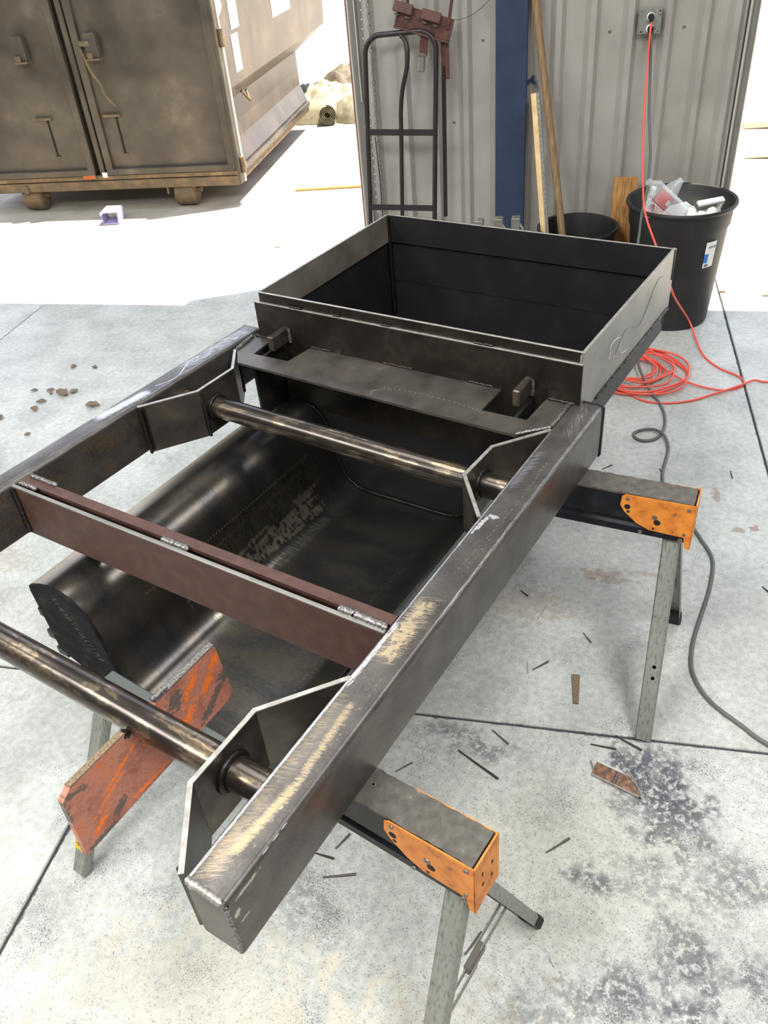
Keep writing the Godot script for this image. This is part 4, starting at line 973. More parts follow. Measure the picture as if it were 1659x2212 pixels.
# ------------------------------------------------------------------ bins and what is in them
func trash_bin(label: String, where: Transform3D, r: float, h: float) -> Node3D:
	var o := thing("trash_bin", label, "trash bin", where)
	var k := r / 0.31 * 0.97
	part(o, "body", MB.new().lathe([Vector2(0, 0), Vector2(0.222 * k, 0.0), Vector2(0.235 * k, 0.012), Vector2(0.272 * k, h - 0.14), Vector2(0.282 * k, h - 0.125), Vector2(0.288 * k, h - 0.03), Vector2(0.300 * k, h - 0.026), Vector2(0.308 * k, h - 0.012), Vector2(0.304 * k, h), Vector2(0.288 * k, h - 0.004), Vector2(0.280 * k, h - 0.03), Vector2(0.262 * k, h - 0.14), Vector2(0.225 * k, 0.02), Vector2(0, 0.02)], 48), M.bin)
	return o
func bin_and_rubbish() -> void:
	var bc := sn(2.02, 0.44)
	var b := trash_bin("large round black plastic trash bin full of bottles beside the right door jamb", Transform3D(WT.basis, bc), 0.33, 0.735)
	# paper label on its side, bent to the wall of the bin
	var lab := MB.new()
	var blue := MB.new()
	var ink := MB.new()
	var ink2 := MB.new()
	for i in 8:
		for q in [[lab, 0.0, 8, 0.40, 0.555, 0.0], [blue, 0.0, 3, 0.43, 0.485, 0.0008], [ink, 1.0, 3, 0.405, 0.422, 0.0008], [ink2, 2.0, 6, 0.515, 0.53, 0.0008]]:
			if i < q[1] or i >= q[1] + q[2]: continue
			var m: MB = q[0]
			var p := []
			for e in [[i, q[3]], [i + 1, q[3]], [i + 1, q[4]], [i, q[4]]]:
				var a: float = -0.96 + 0.035 * (e[0] as float)
				var rr: float = 0.2427 + (0.281 - 0.2427) * ((e[1] as float) / 0.595) + 0.0025 + (q[5] as float)
				p.append(Vector3(sin(a + 1.5) * rr, e[1], cos(a + 1.5) * rr))
			m.quad(p[0], p[1], p[2], p[3])
	part(b, "label", lab, M.paper)
	part(b, "label_print", blue, mat(c8(60, 120, 200), 0.5))
	part(b, "label_print", ink2, mat(c8(150, 152, 158), 0.5))
	part(b, "label_print", ink, mat(c8(120, 122, 128), 0.5))
	# the rubbish: bottles and cups lying on paper
	var paper_heap := MB.new().lathe([Vector2(0.262, 0.55), Vector2(0.24, 0.625), Vector2(0.15, 0.655), Vector2(0, 0.655)], 28)
	for k in paper_heap.v.size():
		var p := paper_heap.v[k]
		paper_heap.v[k] = p + UPV * 0.03 * sin(p.x * 47.0) * cos(p.z * 53.0)
	lone("crumpled_paper", paper_heap, M.paper, Transform3D(WT.basis, bc), "crumpled white paper filling the top of the big trash bin", "paper")
	var prof := [Vector2(0, 0), Vector2(0.034, 0.0), Vector2(0.038, 0.006), Vector2(0.038, 0.05), Vector2(0.035, 0.056), Vector2(0.038, 0.062), Vector2(0.038, 0.12), Vector2(0.034, 0.145), Vector2(0.016, 0.185), Vector2(0.014, 0.19), Vector2(0.014, 0.20), Vector2(0, 0.20)]
	var b1 := thing("plastic_bottle", "clear plastic bottle with red label in the trash bin", "bottle", Transform3D(WT.basis * Basis(Vector3(0.3, 0, 1).normalized(), -0.75), bc + WD * -0.19 + WN * 0.12 + UPV * 0.675).scaled_local(Vector3.ONE * 1.3), "bottles in the trash bin")
	part(b1, "body", MB.new().lathe(prof, 20), M.clear)
	part(b1, "red_label", MB.new().lathe([Vector2(0.0385, 0.058), Vector2(0.0392, 0.06), Vector2(0.0392, 0.118), Vector2(0.0385, 0.12)], 20), mat(c8(206, 42, 44), 0.5))
	part(b1, "white_print", MB.new().at(Transform3D(Basis(UPV, 0.6), Vector3.ZERO)).box(Vector3(0, 0.09, 0.0392), Vector3(0.02, 0.022, 0.002), 0.0), M.paper)
	var b2 := thing("plastic_bottle", "clear ribbed plastic bottle lying in the middle of the trash bin", "bottle", Transform3D(WT.basis * Basis(Vector3(0.6, 0, 1).normalized(), 0.85), bc + WD * -0.01 + WN * 0.11 + UPV * 0.69).scaled_local(Vector3.ONE * 1.4), "bottles in the trash bin")
	var pr := []
	for i in 24: pr.append(Vector2(0.034 + 0.002 * (i % 2), 0.008 * i))
	pr.insert(0, Vector2(0, 0)); pr.append(Vector2(0.015, 0.215)); pr.append(Vector2(0.014, 0.23)); pr.append(Vector2(0, 0.23))
	part(b2, "body", MB.new().lathe(pr, 20), M.clear)
	var b3 := thing("plastic_bottle", "clear bottle with white cap standing at the left rim of the trash bin", "bottle", Transform3D(WT.basis * Basis(Vector3(1, 0, 0.4).normalized(), -0.5), bc + WD * -0.19 + WN * -0.06 + UPV * 0.57), "bottles in the trash bin")
	part(b3, "body", MB.new().lathe(prof, 20), M.clear)
	part(b3, "cap", MB.new().lathe([Vector2(0, 0.196), Vector2(0.017, 0.196), Vector2(0.017, 0.214), Vector2(0.015, 0.216), Vector2(0, 0.216)], 16), M.paper)
	var b4 := thing("plastic_cup", "pale pink plastic cup beside the red label bottle in the bin", "cup", Transform3D(WT.basis * Basis(Vector3(0.4, 0, 1).normalized(), 0.9), bc + WD * -0.11 + WN * 0.17 + UPV * 0.665))
	part(b4, "body", MB.new().lathe([Vector2(0, 0), Vector2(0.03, 0), Vector2(0.042, 0.11), Vector2(0.044, 0.112), Vector2(0.040, 0.112), Vector2(0.028, 0.004), Vector2(0, 0.004)], 20), mat(c8(228, 196, 192), 0.4))
	var b5 := thing("foam_container", "white foam food container stuck at the right side of the trash bin", "container", Transform3D(WT.basis * Basis(UPV, 0.5) * Basis(Vector3.RIGHT, 0.5), bc + WD * 0.14 + WN * 0.0 + UPV * 0.68).scaled_local(Vector3.ONE * 1.15))
	part(b5, "tray", MB.new().box(Vector3(0, 0, 0), Vector3(0.13, 0.10, 0.012), 0.005), M.chain)
	part(b5, "rim", MB.new().box(Vector3(0.0, 0.052, 0.012), Vector3(0.15, 0.018, 0.032), 0.006), M.paper)
	part(b5, "rim", MB.new().box(Vector3(0.068, 0.0, 0.012), Vector3(0.018, 0.11, 0.032), 0.006), M.paper)
	for i in 3:
		var cp := MB.new().lathe([Vector2(0, -0.034), Vector2(0.022, -0.026), Vector2(0.036, 0.0), Vector2(0.024, 0.026), Vector2(0, 0.032)], 12)
		for k in cp.v.size(): cp.v[k] *= 1.0 + 0.22 * sin(cp.v[k].x * 150.0 + i) * cos(cp.v[k].z * 130.0)
		lone("paper_ball", cp, M.paper, Transform3D(WT.basis, bc + WD * [0.05, 0.10, 0.16][i] + WN * [0.12, 0.17, 0.13][i] + UPV * [0.685, 0.68, 0.688][i]), ["crumpled paper ball left of two others near the front rim of the bin", "crumpled paper ball in the middle of three near the front rim of the bin", "crumpled paper ball below the white foam container in the bin"][i], "paper", "paper balls in the trash bin")
	trash_bin("empty round black plastic bin in the shade behind the hopper", wat(1.43, 0.33), 0.262, 0.545)

# ------------------------------------------------------------------ cords
func cords() -> void:
	var red := []
	for q in [[1.766, 0.072, 1.618], [1.766, 0.110, 1.60], [1.762, 0.13, 1.549], [1.765, 0.16, 1.379], [1.765, 0.30, 1.164], [1.773, 0.50, 0.962], [1.780, 0.76, 0.831], [1.801, 0.82, 0.751], [1.859, 0.88, 0.629], [1.935, 0.95, 0.483], [1.986, 1.0, 0.367]]: red.append(sn(q[0], q[1], q[2]))
	for q in [[-0.262, 0.06, -4.524], [-0.107, 0.012, -4.247], [0.020, 0.006, -4.114], [0.134, 0.006, -4.061], [0.189, 0.006, -4.004], [0.184, 0.006, -3.934], [0.111, 0.012, -3.851], [-0.034, 0.02, -3.838], [-0.177, 0.03, -3.891], [-0.305, 0.03, -4.006], [-0.42, 0.02, -4.08]]: red.append(Vector3(q[0], q[1], q[2]))
	for i in 150:
		var a := -1.9 - TAU * i / 16.6
		var w := 0.5 + 0.5 * sin(i * 0.037 + 0.6)
		var r := 0.14 + 0.15 * w + 0.012 * sin(i * 1.7)
		red.append(Vector3(-0.385 + r * 0.95 * cos(a) + 0.03 * sin(i * 0.05), 0.008 + 0.022 * (0.5 + 0.5 * sin(i * 0.23)) + 0.0001 * i, -3.875 + r * sin(a) * 0.95))
	for q in [[-0.50, 0.02, -3.60], [-0.42, 0.01, -3.62], [-0.357, 0.006, -3.639], [-0.249, 0.006, -3.587], [-0.139, 0.006, -3.598], [-0.015, 0.006, -3.680], [0.097, 0.014, -3.812], [0.188, 0.018, -3.936], [0.230, 0.016, -4.016], [0.273, 0.006, -4.041], [0.42, 0.006, -4.05], [0.8, 0.006, -3.9]]: red.append(Vector3(q[0], q[1], q[2]))
	var rc := thing("red_extension_cord", "orange red extension cord hanging from the outlet and coiled on the floor", "extension cord", flat(Vector3(-0.385, 0, -3.875), 0.0))
	wpart(rc, "cable", MB.new().tube(smooth_path(red, 0.02), 0.0058, 8), M.red_cord)
	var pg := wpart(rc, "plug", MB.new().at(Transform3D(WT.basis, sn(1.763, 0.07, 1.632))).at(Transform3D(WT.basis * Basis(Vector3.RIGHT, PI / 2 + 0.5), sn(1.763, 0.068, 1.634))).lathe([Vector2(0, 0), Vector2(0.016, 0), Vector2(0.018, 0.012), Vector2(0.012, 0.03), Vector2(0.008, 0.045), Vector2(0, 0.045)], 14), M.rubber)
	var grey := []
	for q in [[1.772, 0.07, 1.565], [1.774, 0.10, 1.535], [1.776, 0.12, 1.49], [1.786, 0.16, 1.33], [1.793, 0.30, 1.163], [1.812, 0.46, 0.998], [1.800, 0.68, 0.877], [1.778, 0.79, 0.764], [1.770, 0.84, 0.621], [1.74, 1.0, 0.35]]: grey.append(sn(q[0], q[1], q[2]))
	for q in [[-0.46, 0.08, -4.15], [-0.440, 0.05, -4.061], [-0.380, 0.045, -3.912], [-0.300, 0.04, -3.767], [-0.236, 0.025, -3.681], [-0.161, 0.008, -3.604], [-0.099, 0.008, -3.499], [-0.061, 0.008, -3.389], [-0.051, 0.008, -3.295], [-0.069, 0.008, -3.230], [-0.110, 0.008, -3.196], [-0.157, 0.008, -3.208], [-0.176, 0.008, -3.250], [-0.141, 0.01, -3.297], [-0.091, 0.018, -3.305], [-0.035, 0.022, -3.274], [0.015, 0.012, -3.193], [0.035, 0.008, -3.102], [0.051, 0.008, -2.999], [0.076, 0.008, -2.905], [0.125, 0.008, -2.806], [0.248, 0.008, -2.672], [0.353, 0.008, -2.544], [0.425, 0.008, -2.440], [0.457, 0.008, -2.292], [0.470, 0.008, -2.140], [0.476, 0.008, -2.028], [0.490, 0.008, -1.905], [0.525, 0.008, -1.791], [0.605, 0.008, -1.696], [0.727, 0.008, -1.637], [0.854, 0.008, -1.590], [1.3, 0.008, -1.5]]: grey.append(Vector3(q[0], q[1], q[2]))
	var gc := thing("grey_cable", "thick grey rubber cable looping across the floor past the rear sawhorse", "cable", flat(Vector3(-0.1, 0, -3.25), 0.0))
	wpart(gc, "cable", MB.new().tube(smooth_path(grey, 0.02), 0.0078, 8), M.grey_cord)
	wpart(gc, "plug", MB.new().at(Transform3D(WT.basis * Basis(Vector3.RIGHT, PI / 2 + 0.9), sn(1.766, 0.068, 1.576))).lathe([Vector2(0, 0), Vector2(0.017, 0), Vector2(0.018, 0.012), Vector2(0.012, 0.03), Vector2(0.009, 0.045), Vector2(0, 0.045)], 14), M.rubber)

# ------------------------------------------------------------------ the yard
func yard_things() -> void:
	var DX := Vector3(0.92044, 0, -0.39089)
	var DZ := Vector3(0.39089, 0, 0.92044)
	var DT := Transform3D(Basis(DX, UPV, DZ), Vector3(-4.7635, 0, -5.6427))
	var o := thing("roll_off_dumpster", "tall weathered black steel roll off dumpster with double doors parked in the yard", "dumpster", DT)
	var W := 2.78
	var TOPY := 2.35
	# body: the side is stepped in below, the far end is raked
	var sideprof := PackedVector2Array()
	var body := MB.new()
	var sec := [Vector2(0.0, TOPY), Vector2(0.0, 0.975), Vector2(-0.13, 0.83), Vector2(-0.10, 0.50), Vector2(-0.02, 0.33), Vector2(-0.02, 0.27)]
	var zend := [-4.5, -4.2, -3.1, -3.0, -2.95, -2.95]
	for i in sec.size() - 1:
		var a: Vector2 = sec[i]
		var b: Vector2 = sec[i + 1]
		for m in [1.0, -1.0]:
			var xa := a.x if m > 0 else -W - a.x
			var xb := b.x if m > 0 else -W - b.x
			var p := [Vector3(xb, b.y, -0.06), Vector3(xb, b.y, zend[i + 1]), Vector3(xa, a.y, zend[i]), Vector3(xa, a.y, -0.06)]
			if m > 0: body.quad(p[0], p[1], p[2], p[3])
			else: body.quad(p[3], p[2], p[1], p[0])
		body.quad(Vector3(b.x, b.y, zend[i + 1]), Vector3(-W - b.x, b.y, zend[i + 1]), Vector3(-W - a.x, a.y, zend[i]), Vector3(a.x, a.y, zend[i]))
	body.quad(Vector3(-0.02, 0.27, -0.06), Vector3(-W + 0.02, 0.27, -0.06), Vector3(-W + 0.02, 0.27, -2.95), Vector3(-0.02, 0.27, -2.95))
	body.quad(Vector3(0, TOPY, -4.5), Vector3(-W, TOPY, -4.5), Vector3(-W, TOPY, -0.06), Vector3(0, TOPY, -0.06))
	part(o, "body", body, M.dump_side)
	part(o, "sill", MB.new().box(Vector3(-W / 2, 0.235, -1.5), Vector3(W - 0.02, 0.09, 2.95), 0.01), M.dump_rust)
	part(o, "front_sill", MB.new().box(Vector3(-W / 2, 0.235, -0.015), Vector3(W, 0.085, 0.07), 0.006), M.dump_rust)
	part(o, "front_sill", MB.new().box(Vector3(-W / 2, 0.305, -0.01), Vector3(W, 0.04, 0.06), 0.006), M.dump_rust)
	# doors, framed; the seam lies left of the middle of the picture
	var seam := -1.36
	for k in 2:
		var x0 := -W + 0.03 if k == 0 else seam + 0.065
		var x1 := seam - 0.065 if k == 0 else -0.02
		var d := part(o, "door", MB.new().box(Vector3((x0 + x1) / 2, (0.34 + TOPY) / 2, -0.03), Vector3(x1 - x0, TOPY - 0.34, 0.03), 0.003), M.dump)
		part(d, "frame_rail", MB.new().box(Vector3((x0 + x1) / 2, 0.355, 0.0), Vector3(x1 - x0, 0.055, 0.06), 0.006), M.dump)
		for x in [x0 + 0.03, x1 - 0.03]: part(d, "frame_post", MB.new().box(Vector3(x, (0.34 + TOPY) / 2, 0.0), Vector3(0.07, TOPY - 0.34, 0.05), 0.006), M.dump)
		var hx := -1.80 if k == 0 else -1.11
		var hy := 1.43 if k == 0 else 1.42
		var la := part(d, "latch_box", MB.new().box(Vector3(hx, hy, 0.035), Vector3(0.11, 0.20, 0.08), 0.008), M.dump)
		la.set_meta("label", "rusty latch box")
		part(o, "latch_pin", MB.new().box(Vector3(hx - 0.02, hy - 0.075, 0.082), Vector3(0.05, 0.05, 0.03), 0.008), M.dump_rust)
		part(o, "latch_lip", MB.new().box(Vector3(hx, hy - 0.105, 0.05), Vector3(0.12, 0.016, 0.09), 0.004), M.dump_rust)
		if k == 1: part(o, "latch_knob", MB.new().tube([Vector3(hx - 0.10, hy + 0.02, 0.06), Vector3(hx + 0.0, hy + 0.02, 0.09)], 0.022, 12), M.dump_rust)
		var tx := -1.80 if k == 0 else -1.11
		part(d, "slot_bar", MB.new().box(Vector3(tx, 0.845, 0.0), Vector3(0.17, 0.022, 0.035), 0.003), M.dump_rust)
		part(d, "slot", MB.new().box(Vector3(tx + 0.03, 0.67, -0.012), Vector3(0.016, 0.32, 0.012), 0.002), M.hole)
		part(d, "slot_foot", MB.new().box(Vector3(tx + 0.035, 0.505, -0.01), Vector3(0.05, 0.012, 0.018), 0.002), M.dump_rust)
	part(o, "seam_post", MB.new().box(Vector3(seam, (0.28 + TOPY) / 2, -0.035), Vector3(0.055, TOPY - 0.28, 0.05), 0.006), M.dump)
	part(o, "seam_gap", MB.new().box(Vector3(seam, (0.28 + TOPY) / 2, -0.055), Vector3(0.13, TOPY - 0.28, 0.01), 0.0), M.hole)
	part(o, "paint_patch", MB.new().box(Vector3(seam + 0.04, 0.335, 0.032), Vector3(0.05, 0.045, 0.008), 0.003), M.paper)
	part(o, "rust_plate", MB.new().box(Vector3(seam - 0.13, 0.325, 0.026), Vector3(0.13, 0.05, 0.006), 0.002), mat(c8(176, 92, 48), 0.8))
	part(o, "hook_rod", MB.new().tube(smooth_path([Vector3(-1.225, 1.40, 0.05), Vector3(-1.20, 1.36, 0.07), Vector3(-1.17, 1.22, 0.06), Vector3(-1.12, 1.12, 0.05), Vector3(-1.10, 1.03, 0.05), Vector3(-1.03, 0.93, 0.04)], 0.03), 0.014, 8, []), M.dump_rust)
	# corner post and hinges on the right
	part(o, "corner_post", MB.new().box(Vector3(0.0, (0.2 + TOPY) / 2, -0.03), Vector3(0.05, TOPY - 0.2, 0.09), 0.008), M.dump)
	part(o, "corner_strip", MB.new().box(Vector3(0.022, (0.2 + TOPY) / 2, -0.09), Vector3(0.03, TOPY - 0.2, 0.035), 0.006), M.trim_light)
	for y in [1.40, 0.36]:
		part(o, "hinge", MB.new().tube([Vector3(0.045, y - 0.07, -0.04), Vector3(0.045, y + 0.07, -0.04)], 0.024, 12), M.dump_rust)
		part(o, "hinge_leaf", MB.new().box(Vector3(0.04, y - 0.02, -0.1), Vector3(0.012, 0.05, 0.12), 0.003), M.dump_rust)
	part(o, "chain_plate", MB.new().box(Vector3(0.02, 1.62, -0.18), Vector3(0.01, 0.10, 0.14), 0.003, Basis(Vector3.RIGHT, 0.5)), M.trim_light)
	# ground rollers
	for x in [-2.17, -0.57]:
		var rl := part(o, "roller", MB.new().at(Transform3D(Basis(Vector3.BACK, PI / 2), Vector3(x + 0.09, 0.115, -0.10))).lathe([Vector2(0, 0), Vector2(0.10, 0), Vector2(0.115, 0.01), Vector2(0.115, 0.19), Vector2(0.10, 0.20), Vector2(0, 0.20)], 28), M.dump_rust)
		part(rl, "axle", MB.new().tube([Vector3(x - 0.14, 0.14, -0.10), Vector3(x + 0.14, 0.14, -0.10)], 0.025, 10), M.dump_rust)
	part(o, "bracket", MB.new().box(Vector3(-0.74, 0.17, -0.03), Vector3(0.02, 0.09, 0.05), 0.003), M.dump_rust)
	part(o, "bracket", MB.new().box(Vector3(-0.79, 0.195, -0.03), Vector3(0.12, 0.015, 0.05), 0.003), M.dump_rust)
	part(o, "bracket", MB.new().box(Vector3(-2.19, 0.22, 0.028), Vector3(0.05, 0.07, 0.02), 0.003), M.dump_rust)
	# side flange, triangle tie hook and stickers
	part(o, "side_flange", MB.new().box(Vector3(-0.005, 0.29, -1.5), Vector3(0.03, 0.05, 2.9), 0.005), M.dump_side)
	part(o, "tie_hook", MB.new().tube([Vector3(-0.05, 0.88, -0.62), Vector3(0.0, 0.78, -0.70), Vector3(-0.05, 0.86, -0.78)], 0.012, 8), M.dump_rust)
	for q in [[-0.53, 1.215, 0.20, 0.30, 0.22], [-0.60, 1.56, 0.24, 0.32, 0.2], [-2.25, 1.50, 0.75, 0.36, 0.1]]:
		part(o, "sticker", MB.new().box(Vector3(0.002, q[1], q[0]), Vector3(0.003, q[3], q[2]), 0.0), M.paper)
	for i in 14: part(o, "sticker_print", MB.new().box(Vector3(0.0042, 1.42 + rng.randf() * 0.16, -1.98 - 0.042 * i), Vector3(0.001, 0.05 + rng.randf() * 0.10, 0.014), 0.0), mat(c8(196, 190, 96), 0.6))
	# rolled tarps against the far wheel
	var tr := thing("tarp_roll", "pale canvas tarp rolled round a tube lying beside the dumpster", "tarp", Transform3D(Basis(UPV, 0.52), Vector3(-5.90, 0, -8.72)))
	var sp := []
	for i in 120:
		var a := TAU * i / 28.0
		var r := 0.035 + 0.011 * a / TAU * 1.7
		sp.append(Vector2(r * cos(a), 0.125 + r * sin(a)))
	part(tr, "roll", MB.new().prism(ribbon(sp, 0.008), -1.3, 0.22, 60.0), M.tarp)
	part(tr, "cover", mound(0.78, 0.75, 0.30, 5), M.tarp).position = Vector3(-0.02, 0, -0.62)
	part(tr, "cover", mound(0.42, 0.30, 0.26, 8), M.tarp).position = Vector3(0.42, 0, -0.10)
	lone("dark_tarp", mound(0.80, 0.45, 0.40, 15), M.tarp_dark, Transform3D(Basis(UPV, 0.4), Vector3(-6.25, 0, -9.95)), "dark brown tarp heaped behind the rolled canvas", "tarp")
	lone("black_bag", mound(0.20, 0.30, 0.34, 25), M.rubber, Transform3D(Basis(UPV, 0.3), Vector3(-6.62, 0, -9.0)), "black bag slumped between dumpster and rolled tarp", "bag")
	var cx := thing("carton", "small open lilac and white carton lying on the sunlit ground", "carton", flat(Vector3(-5.72, 0, -4.86), 0.55))
	var ly := mat(c8(176, 166, 206), 0.6)
	part(cx, "sleeve", MB.new().prism(PackedVector2Array([Vector2(-0.075, 0), Vector2(0.075, 0), Vector2(0.085, 0.11), Vector2(-0.07, 0.115), Vector2(-0.07, 0.105), Vector2(0.076, 0.102), Vector2(0.068, 0.008), Vector2(-0.075, 0.008)]), -0.10, 0.10, 5.0), ly)
	part(cx, "end_flap", MB.new().box(Vector3(-0.08, 0.055, 0.0), Vector3(0.004, 0.10, 0.19), 0.001, Basis(Vector3.BACK, 0.15)), ly)
	part(cx, "top_panel", MB.new().box(Vector3(0.005, 0.116, 0.0), Vector3(0.14, 0.003, 0.18), 0.001, Basis(Vector3.BACK, -0.03)), M.paper)
	lone("wood_lath", MB.new().box(Vector3(0, 0.008, 0), Vector3(0.9, 0.016, 0.035), 0.002), mat(c8(206, 164, 84), 0.7), flat(Vector3(-4.15, 0, -6.39), 0.48), "thin yellow wood lath on the sunlit ground beside the door jamb", "lath")
	for q in [[-0.65, -8.40, 0.34, 0.05, "flat rusty stick lying far out in the right doorway"], [0.05, -5.21, 0.05, 0.012, "small brown twig on sunlit ground right of the trash bin"], [-0.22, -5.18, 0.035, 0.025, "brown scrap of bark on the ground close beside the trash bin"], [-3.72, -4.82, 0.05, 0.008, "small yellow sliver on sunlit ground near the hopper corner"], [-0.95, -9.56, 0.30, 0.22, "pinkish crumpled rag far out in the right doorway"]]:
		lone("scrap", MB.new().box(Vector3(0, 0.005, 0), Vector3(q[2], 0.008, q[3]), 0.003, Basis(Vector3.BACK, 0.04)), M.leaf, flat(Vector3(q[0], 0.0, q[1]), 0.3), q[4], "scrap", "scraps on the yard")
	# machine foot at the left edge of the picture
	var mf := thing("equipment_foot", "black rounded equipment shroud with a grey pipe at the left edge", "equipment", wat(-1.715, 2.40, 0.0, 0.4))
	part(mf, "shroud", MB.new().prism(rrect(-0.22, 0.0, 0.055, 0.12, 0.05), -0.06, 0.34, 40.0), M.rubber)
	part(mf, "pipe", MB.new().tube([Vector3(-0.05, 0.125, 0.10), Vector3(-0.02, 0.10, 0.36), Vector3(0.02, 0.07, 0.6)], 0.022, 12), M.galv)
	part(mf, "coupling", MB.new().tube([Vector3(-0.035, 0.113, 0.24), Vector3(-0.028, 0.108, 0.30)], 0.032, 12), M.galv)

func mound(rx_: float, rz_: float, h: float, sd: int) -> MB:
	var f := noise(2.2, 3, FastNoiseLite.TYPE_SIMPLEX_SMOOTH, sd)
	var g := noise(6.0, 2, FastNoiseLite.TYPE_CELLULAR, sd)
	var m := MB.new()
	var P := []
	for i in 15:
		var row := []
		for j in 40:
			var a := TAU * j / 40.0
			var r := i / 14.0
			var p := Vector3(cos(a) * rx_ * r, 0, sin(a) * rz_ * r)
			var e := 1.0 + 0.22 * f.get_noise_2d(cos(a) * 1.3, sin(a) * 1.3)
			p *= e
			var y := h * pow(1.0 - pow(r, 2.2), 0.6) * (1.0 + 0.5 * f.get_noise_2d(p.x, p.z)) + 0.05 * g.get_noise_2d(p.x, p.z) * (1.0 - r)
			p.y = maxf(y, 0.0) if i < 14 else 0.0
			row.append(p)
		P.append(row)
	var N := []
	for i in 15:
		var row := []
		for j in 40:
			var du: Vector3 = P[mini(i + 1, 14)][j] - P[maxi(i - 1, 0)][j]
			var dv: Vector3 = P[i][(j + 1) % 40] - P[i][(j + 39) % 40]
			var q := dv.cross(du)
			row.append(q.normalized() * (1.0 if q.y >= 0 else -1.0) if q.length() > 1e-7 else Vector3.UP)
		N.append(row)
	for i in 14:
		for j in 40:
			var k := (j + 1) % 40
			m.quadn(P[i][j], P[i][k], P[i + 1][k], P[i + 1][j], N[i][j], N[i][k], N[i + 1][k], N[i + 1][j])
	for j in 40: m.tri(P[14][j], P[14][(j + 1) % 40], Vector3.ZERO)
	return m

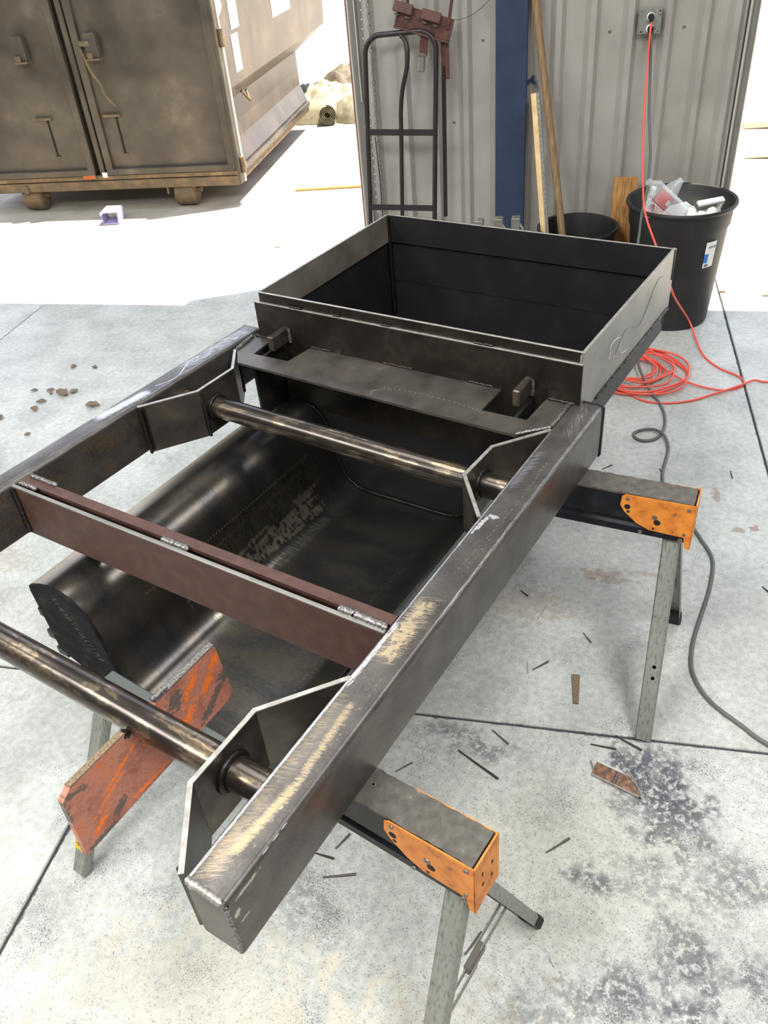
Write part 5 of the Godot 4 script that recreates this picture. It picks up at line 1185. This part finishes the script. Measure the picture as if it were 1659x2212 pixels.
# ------------------------------------------------------------------ scraps on the shop floor
func floor_scraps() -> void:
	# burnt-down welding rod stubs: x, z, length, turn, radius, material, label
	var stubs := [
		[0.021, -1.08, 0.17, -0.22, 0.0042, 1, "longest dark welding rod stub, by the swarf stain under the near sawhorse"],
		[0.039, -1.215, 0.079, -0.35, 0.0035, 0, "short welding rod stub just below the floor joint in the middle"],
		[-0.19, -0.953, 0.066, 1.08, 0.0034, 0, "welding rod stub close beside the outer face of the near rail"],
		[-0.008, -1.547, 0.058, -1.15, 0.003, 2, "bright upright lying stub left of its darker pair near the wood shim"],
		[0.031, -1.576, 0.074, 1.08, 0.004, 0, "dark stub in the pair on the speckled floor left of the wood shim"],
		[-0.076, -1.833, 0.088, 1.55, 0.0022, 2, "thin shiny wire stub near the brown footprints"],
		[0.13, -1.788, 0.057, -0.67, 0.003, 0, "short stub lying alone between footprints and sawhorse leg"],
		[-0.182, -1.905, 0.043, -0.39, 0.0035, 1, "small black stub close under the near rail towards the rear"],
		[0.356, -1.342, 0.085, 0.25, 0.0038, 1, "brown stub left of the rear sawhorse foot below the floor joint"],
		[0.424, -1.395, 0.096, -0.17, 0.0042, 1, "dark stub lying across the floor joint at the rear sawhorse foot"],
		[0.354, -1.253, 0.045, -0.9, 0.0042, 2, "blue grey shiny stub touching the bent steel offcut"],
		[0.362, -0.938, 0.089, 1.06, 0.0038, 0, "pale stub right of the near orange end bracket"],
		[-0.165, -0.531, 0.099, 0.61, 0.0042, 0, "stub with dark tip lying nearest the front end of the near rail"],
		[-0.243, -0.561, 0.067, 0.21, 0.0042, 1, "short dark stub beside the front sawhorse leg, partly under the beam"],
		[-0.219, -0.63, 0.065, 1.38, 0.0036, 0, "grey stub below the front sawhorse beam"],
		[0.272, -0.553, 0.08, 1.41, 0.0038, 0, "grey stub behind the front sawhorse leg beside the brace"],
		[0.478, -0.613, 0.025, -0.71, 0.002, 2, "tiny bright sliver right of the front sawhorse back foot"],
		[0.344, -3.091, 0.061, -1.2, 0.003, 1, "thin black stub on clean floor right of the rear sawhorse"],
		[0.654, -2.355, 0.04, -0.66, 0.0035, 1, "dark stub at the right picture edge beyond the grey cable"],
		[-0.195, -2.907, 0.06, 1.05, 0.0028, 1, "thin dark stub beyond the rear sawhorse beam near the rail end"],
		[0.045, -2.983, 0.045, -0.89, 0.003, 0, "thin stub touching the grey cable behind the rear sawhorse"]]
	for q in stubs:
		var l: float = q[2]
		var r: float = q[4]
		var m := MB.new().tube([Vector3(-l / 2, r, 0), Vector3(-l * 0.1, r + 0.0005, 0.0006), Vector3(l * 0.3, r, 0), Vector3(l / 2, r, 0)], r, 8, [r * 0.6, r * 0.75, r, r * 0.95])
		lone("welding_rod_stub", m, [M.rod, M.rod_dark, M.rod_bright][q[5]], flat(Vector3(q[0], 0.0, q[1]), q[3]), q[6], "rod stub", "welding rod stubs on the floor")
	var sh := MB.new().plan([Vector2(-0.066, -0.014), Vector2(0.066, -0.009), Vector2(0.066, 0.009), Vector2(-0.066, 0.016)], 0.0, 0.008)
	lone("wood_shim", sh, M.leaf, flat(Vector3(0.186, 0, -1.531), -1.20), "tapered brown wood shim in a dark stain on the floor", "shim")
	var of := thing("steel_offcut", "heat tinted bent steel offcut with a pointed end below the rear sawhorse foot", "offcut", flat(Vector3(0.441, 0, -1.240), -0.06))
	var heat := mat(Color.WHITE, 0.4, 0.4, ntex(0.02, [[0.0, c8(74, 58, 54)], [0.5, c8(120, 92, 76)], [0.7, c8(150, 104, 74)], [1.0, c8(150, 146, 150)]], 58), 4.0)
	part(of, "plate", MB.new().at(Transform3D(Basis(Vector3.RIGHT, 0.08), Vector3(0, 0.004, 0))).plan([Vector2(-0.082, -0.024), Vector2(0.03, -0.026), Vector2(0.088, 0.026), Vector2(-0.078, 0.024)], 0.0, 0.008), heat)
	part(of, "weld_bead", bead(Vector3(-0.008, 0.013, -0.024), Vector3(-0.004, 0.011, 0.024), 0.006), M.weld)
	part(of, "bright_edge", MB.new().box(Vector3(0.0, 0.0075, 0.025), Vector3(0.16, 0.008, 0.004), 0.001), M.edge)
	part(of, "sliver", MB.new().box(Vector3(0.055, 0.016, -0.010), Vector3(0.085, 0.006, 0.004), 0.001, Basis(UPV, -0.75)), M.edge)
	# dead leaves blown in at the left
	var leaves := [[-3.126, -2.235, 0.075, "largest curled brown leaf, nearest the far rail"], [-3.374, -2.308, 0.05, "flat tan leaf right of the folded leaf pair"], [-3.426, -2.262, 0.085, "long folded brown leaf lying left of the flat tan leaf"], [-3.531, -2.258, 0.04, "small pinkish leaf left of the long folded leaf"], [-3.50, -2.235, 0.025, "tiny curled leaf beside the small pinkish leaf"], [-3.632, -2.214, 0.035, "small broken leaf farthest left of the leaf group"], [-3.652, -2.551, 0.04, "dark leaf sliver lying alone towards the sunlight"], [-3.507, -2.600, 0.035, "small dark sliver right of the lone leaf towards the sunlight"], [-3.229, -1.836, 0.03, "round tan crumb of leaf near the equipment foot"], [-3.436, -2.054, 0.05, "dark flat leaf scrap in front of the leaf group"], [-3.466, -2.131, 0.05, "thin pale leaf curl behind the dark flat scrap"], [-3.547, -1.887, 0.05, "brown leaf at the left picture edge"]]
	for i in leaves.size():
		var q = leaves[i]
		var L: float = q[2] * 0.66
		var pts := []
		for j in 7: pts.append(Vector2(-L + 2.0 * L * j / 6.0, 0.004 + 0.015 * absf(sin(j * 1.1 + i)) * L / 0.06))
		var m := MB.new()
		for j in 6:
			for k in 4:
				var w0 := sin(PI * j / 6.0) * L * 0.55 + 0.002
				var w1 := sin(PI * (j + 1) / 6.0) * L * 0.55 + 0.002
				var p := []
				for e in [[j, k, w0], [j + 1, k, w1], [j + 1, k + 1, w1], [j, k + 1, w0]]:
					var tz: float = (e[1] as float) / 2.0 - 1.0
					p.append(Vector3(pts[e[0]].x, pts[e[0]].y + 0.35 * absf(tz) * (e[2] as float), tz * (e[2] as float)))
				m.quad(p[3], p[2], p[1], p[0])
				m.quad(p[0] - UPV * 0.0015, p[1] - UPV * 0.0015, p[2] - UPV * 0.0015, p[3] - UPV * 0.0015)
		lone("dead_leaf", m, M.leaf, flat(Vector3(q[0], 0.001, q[1]), 0.4 + i * 1.3), q[3], "leaf", "dead leaves on the shop floor")
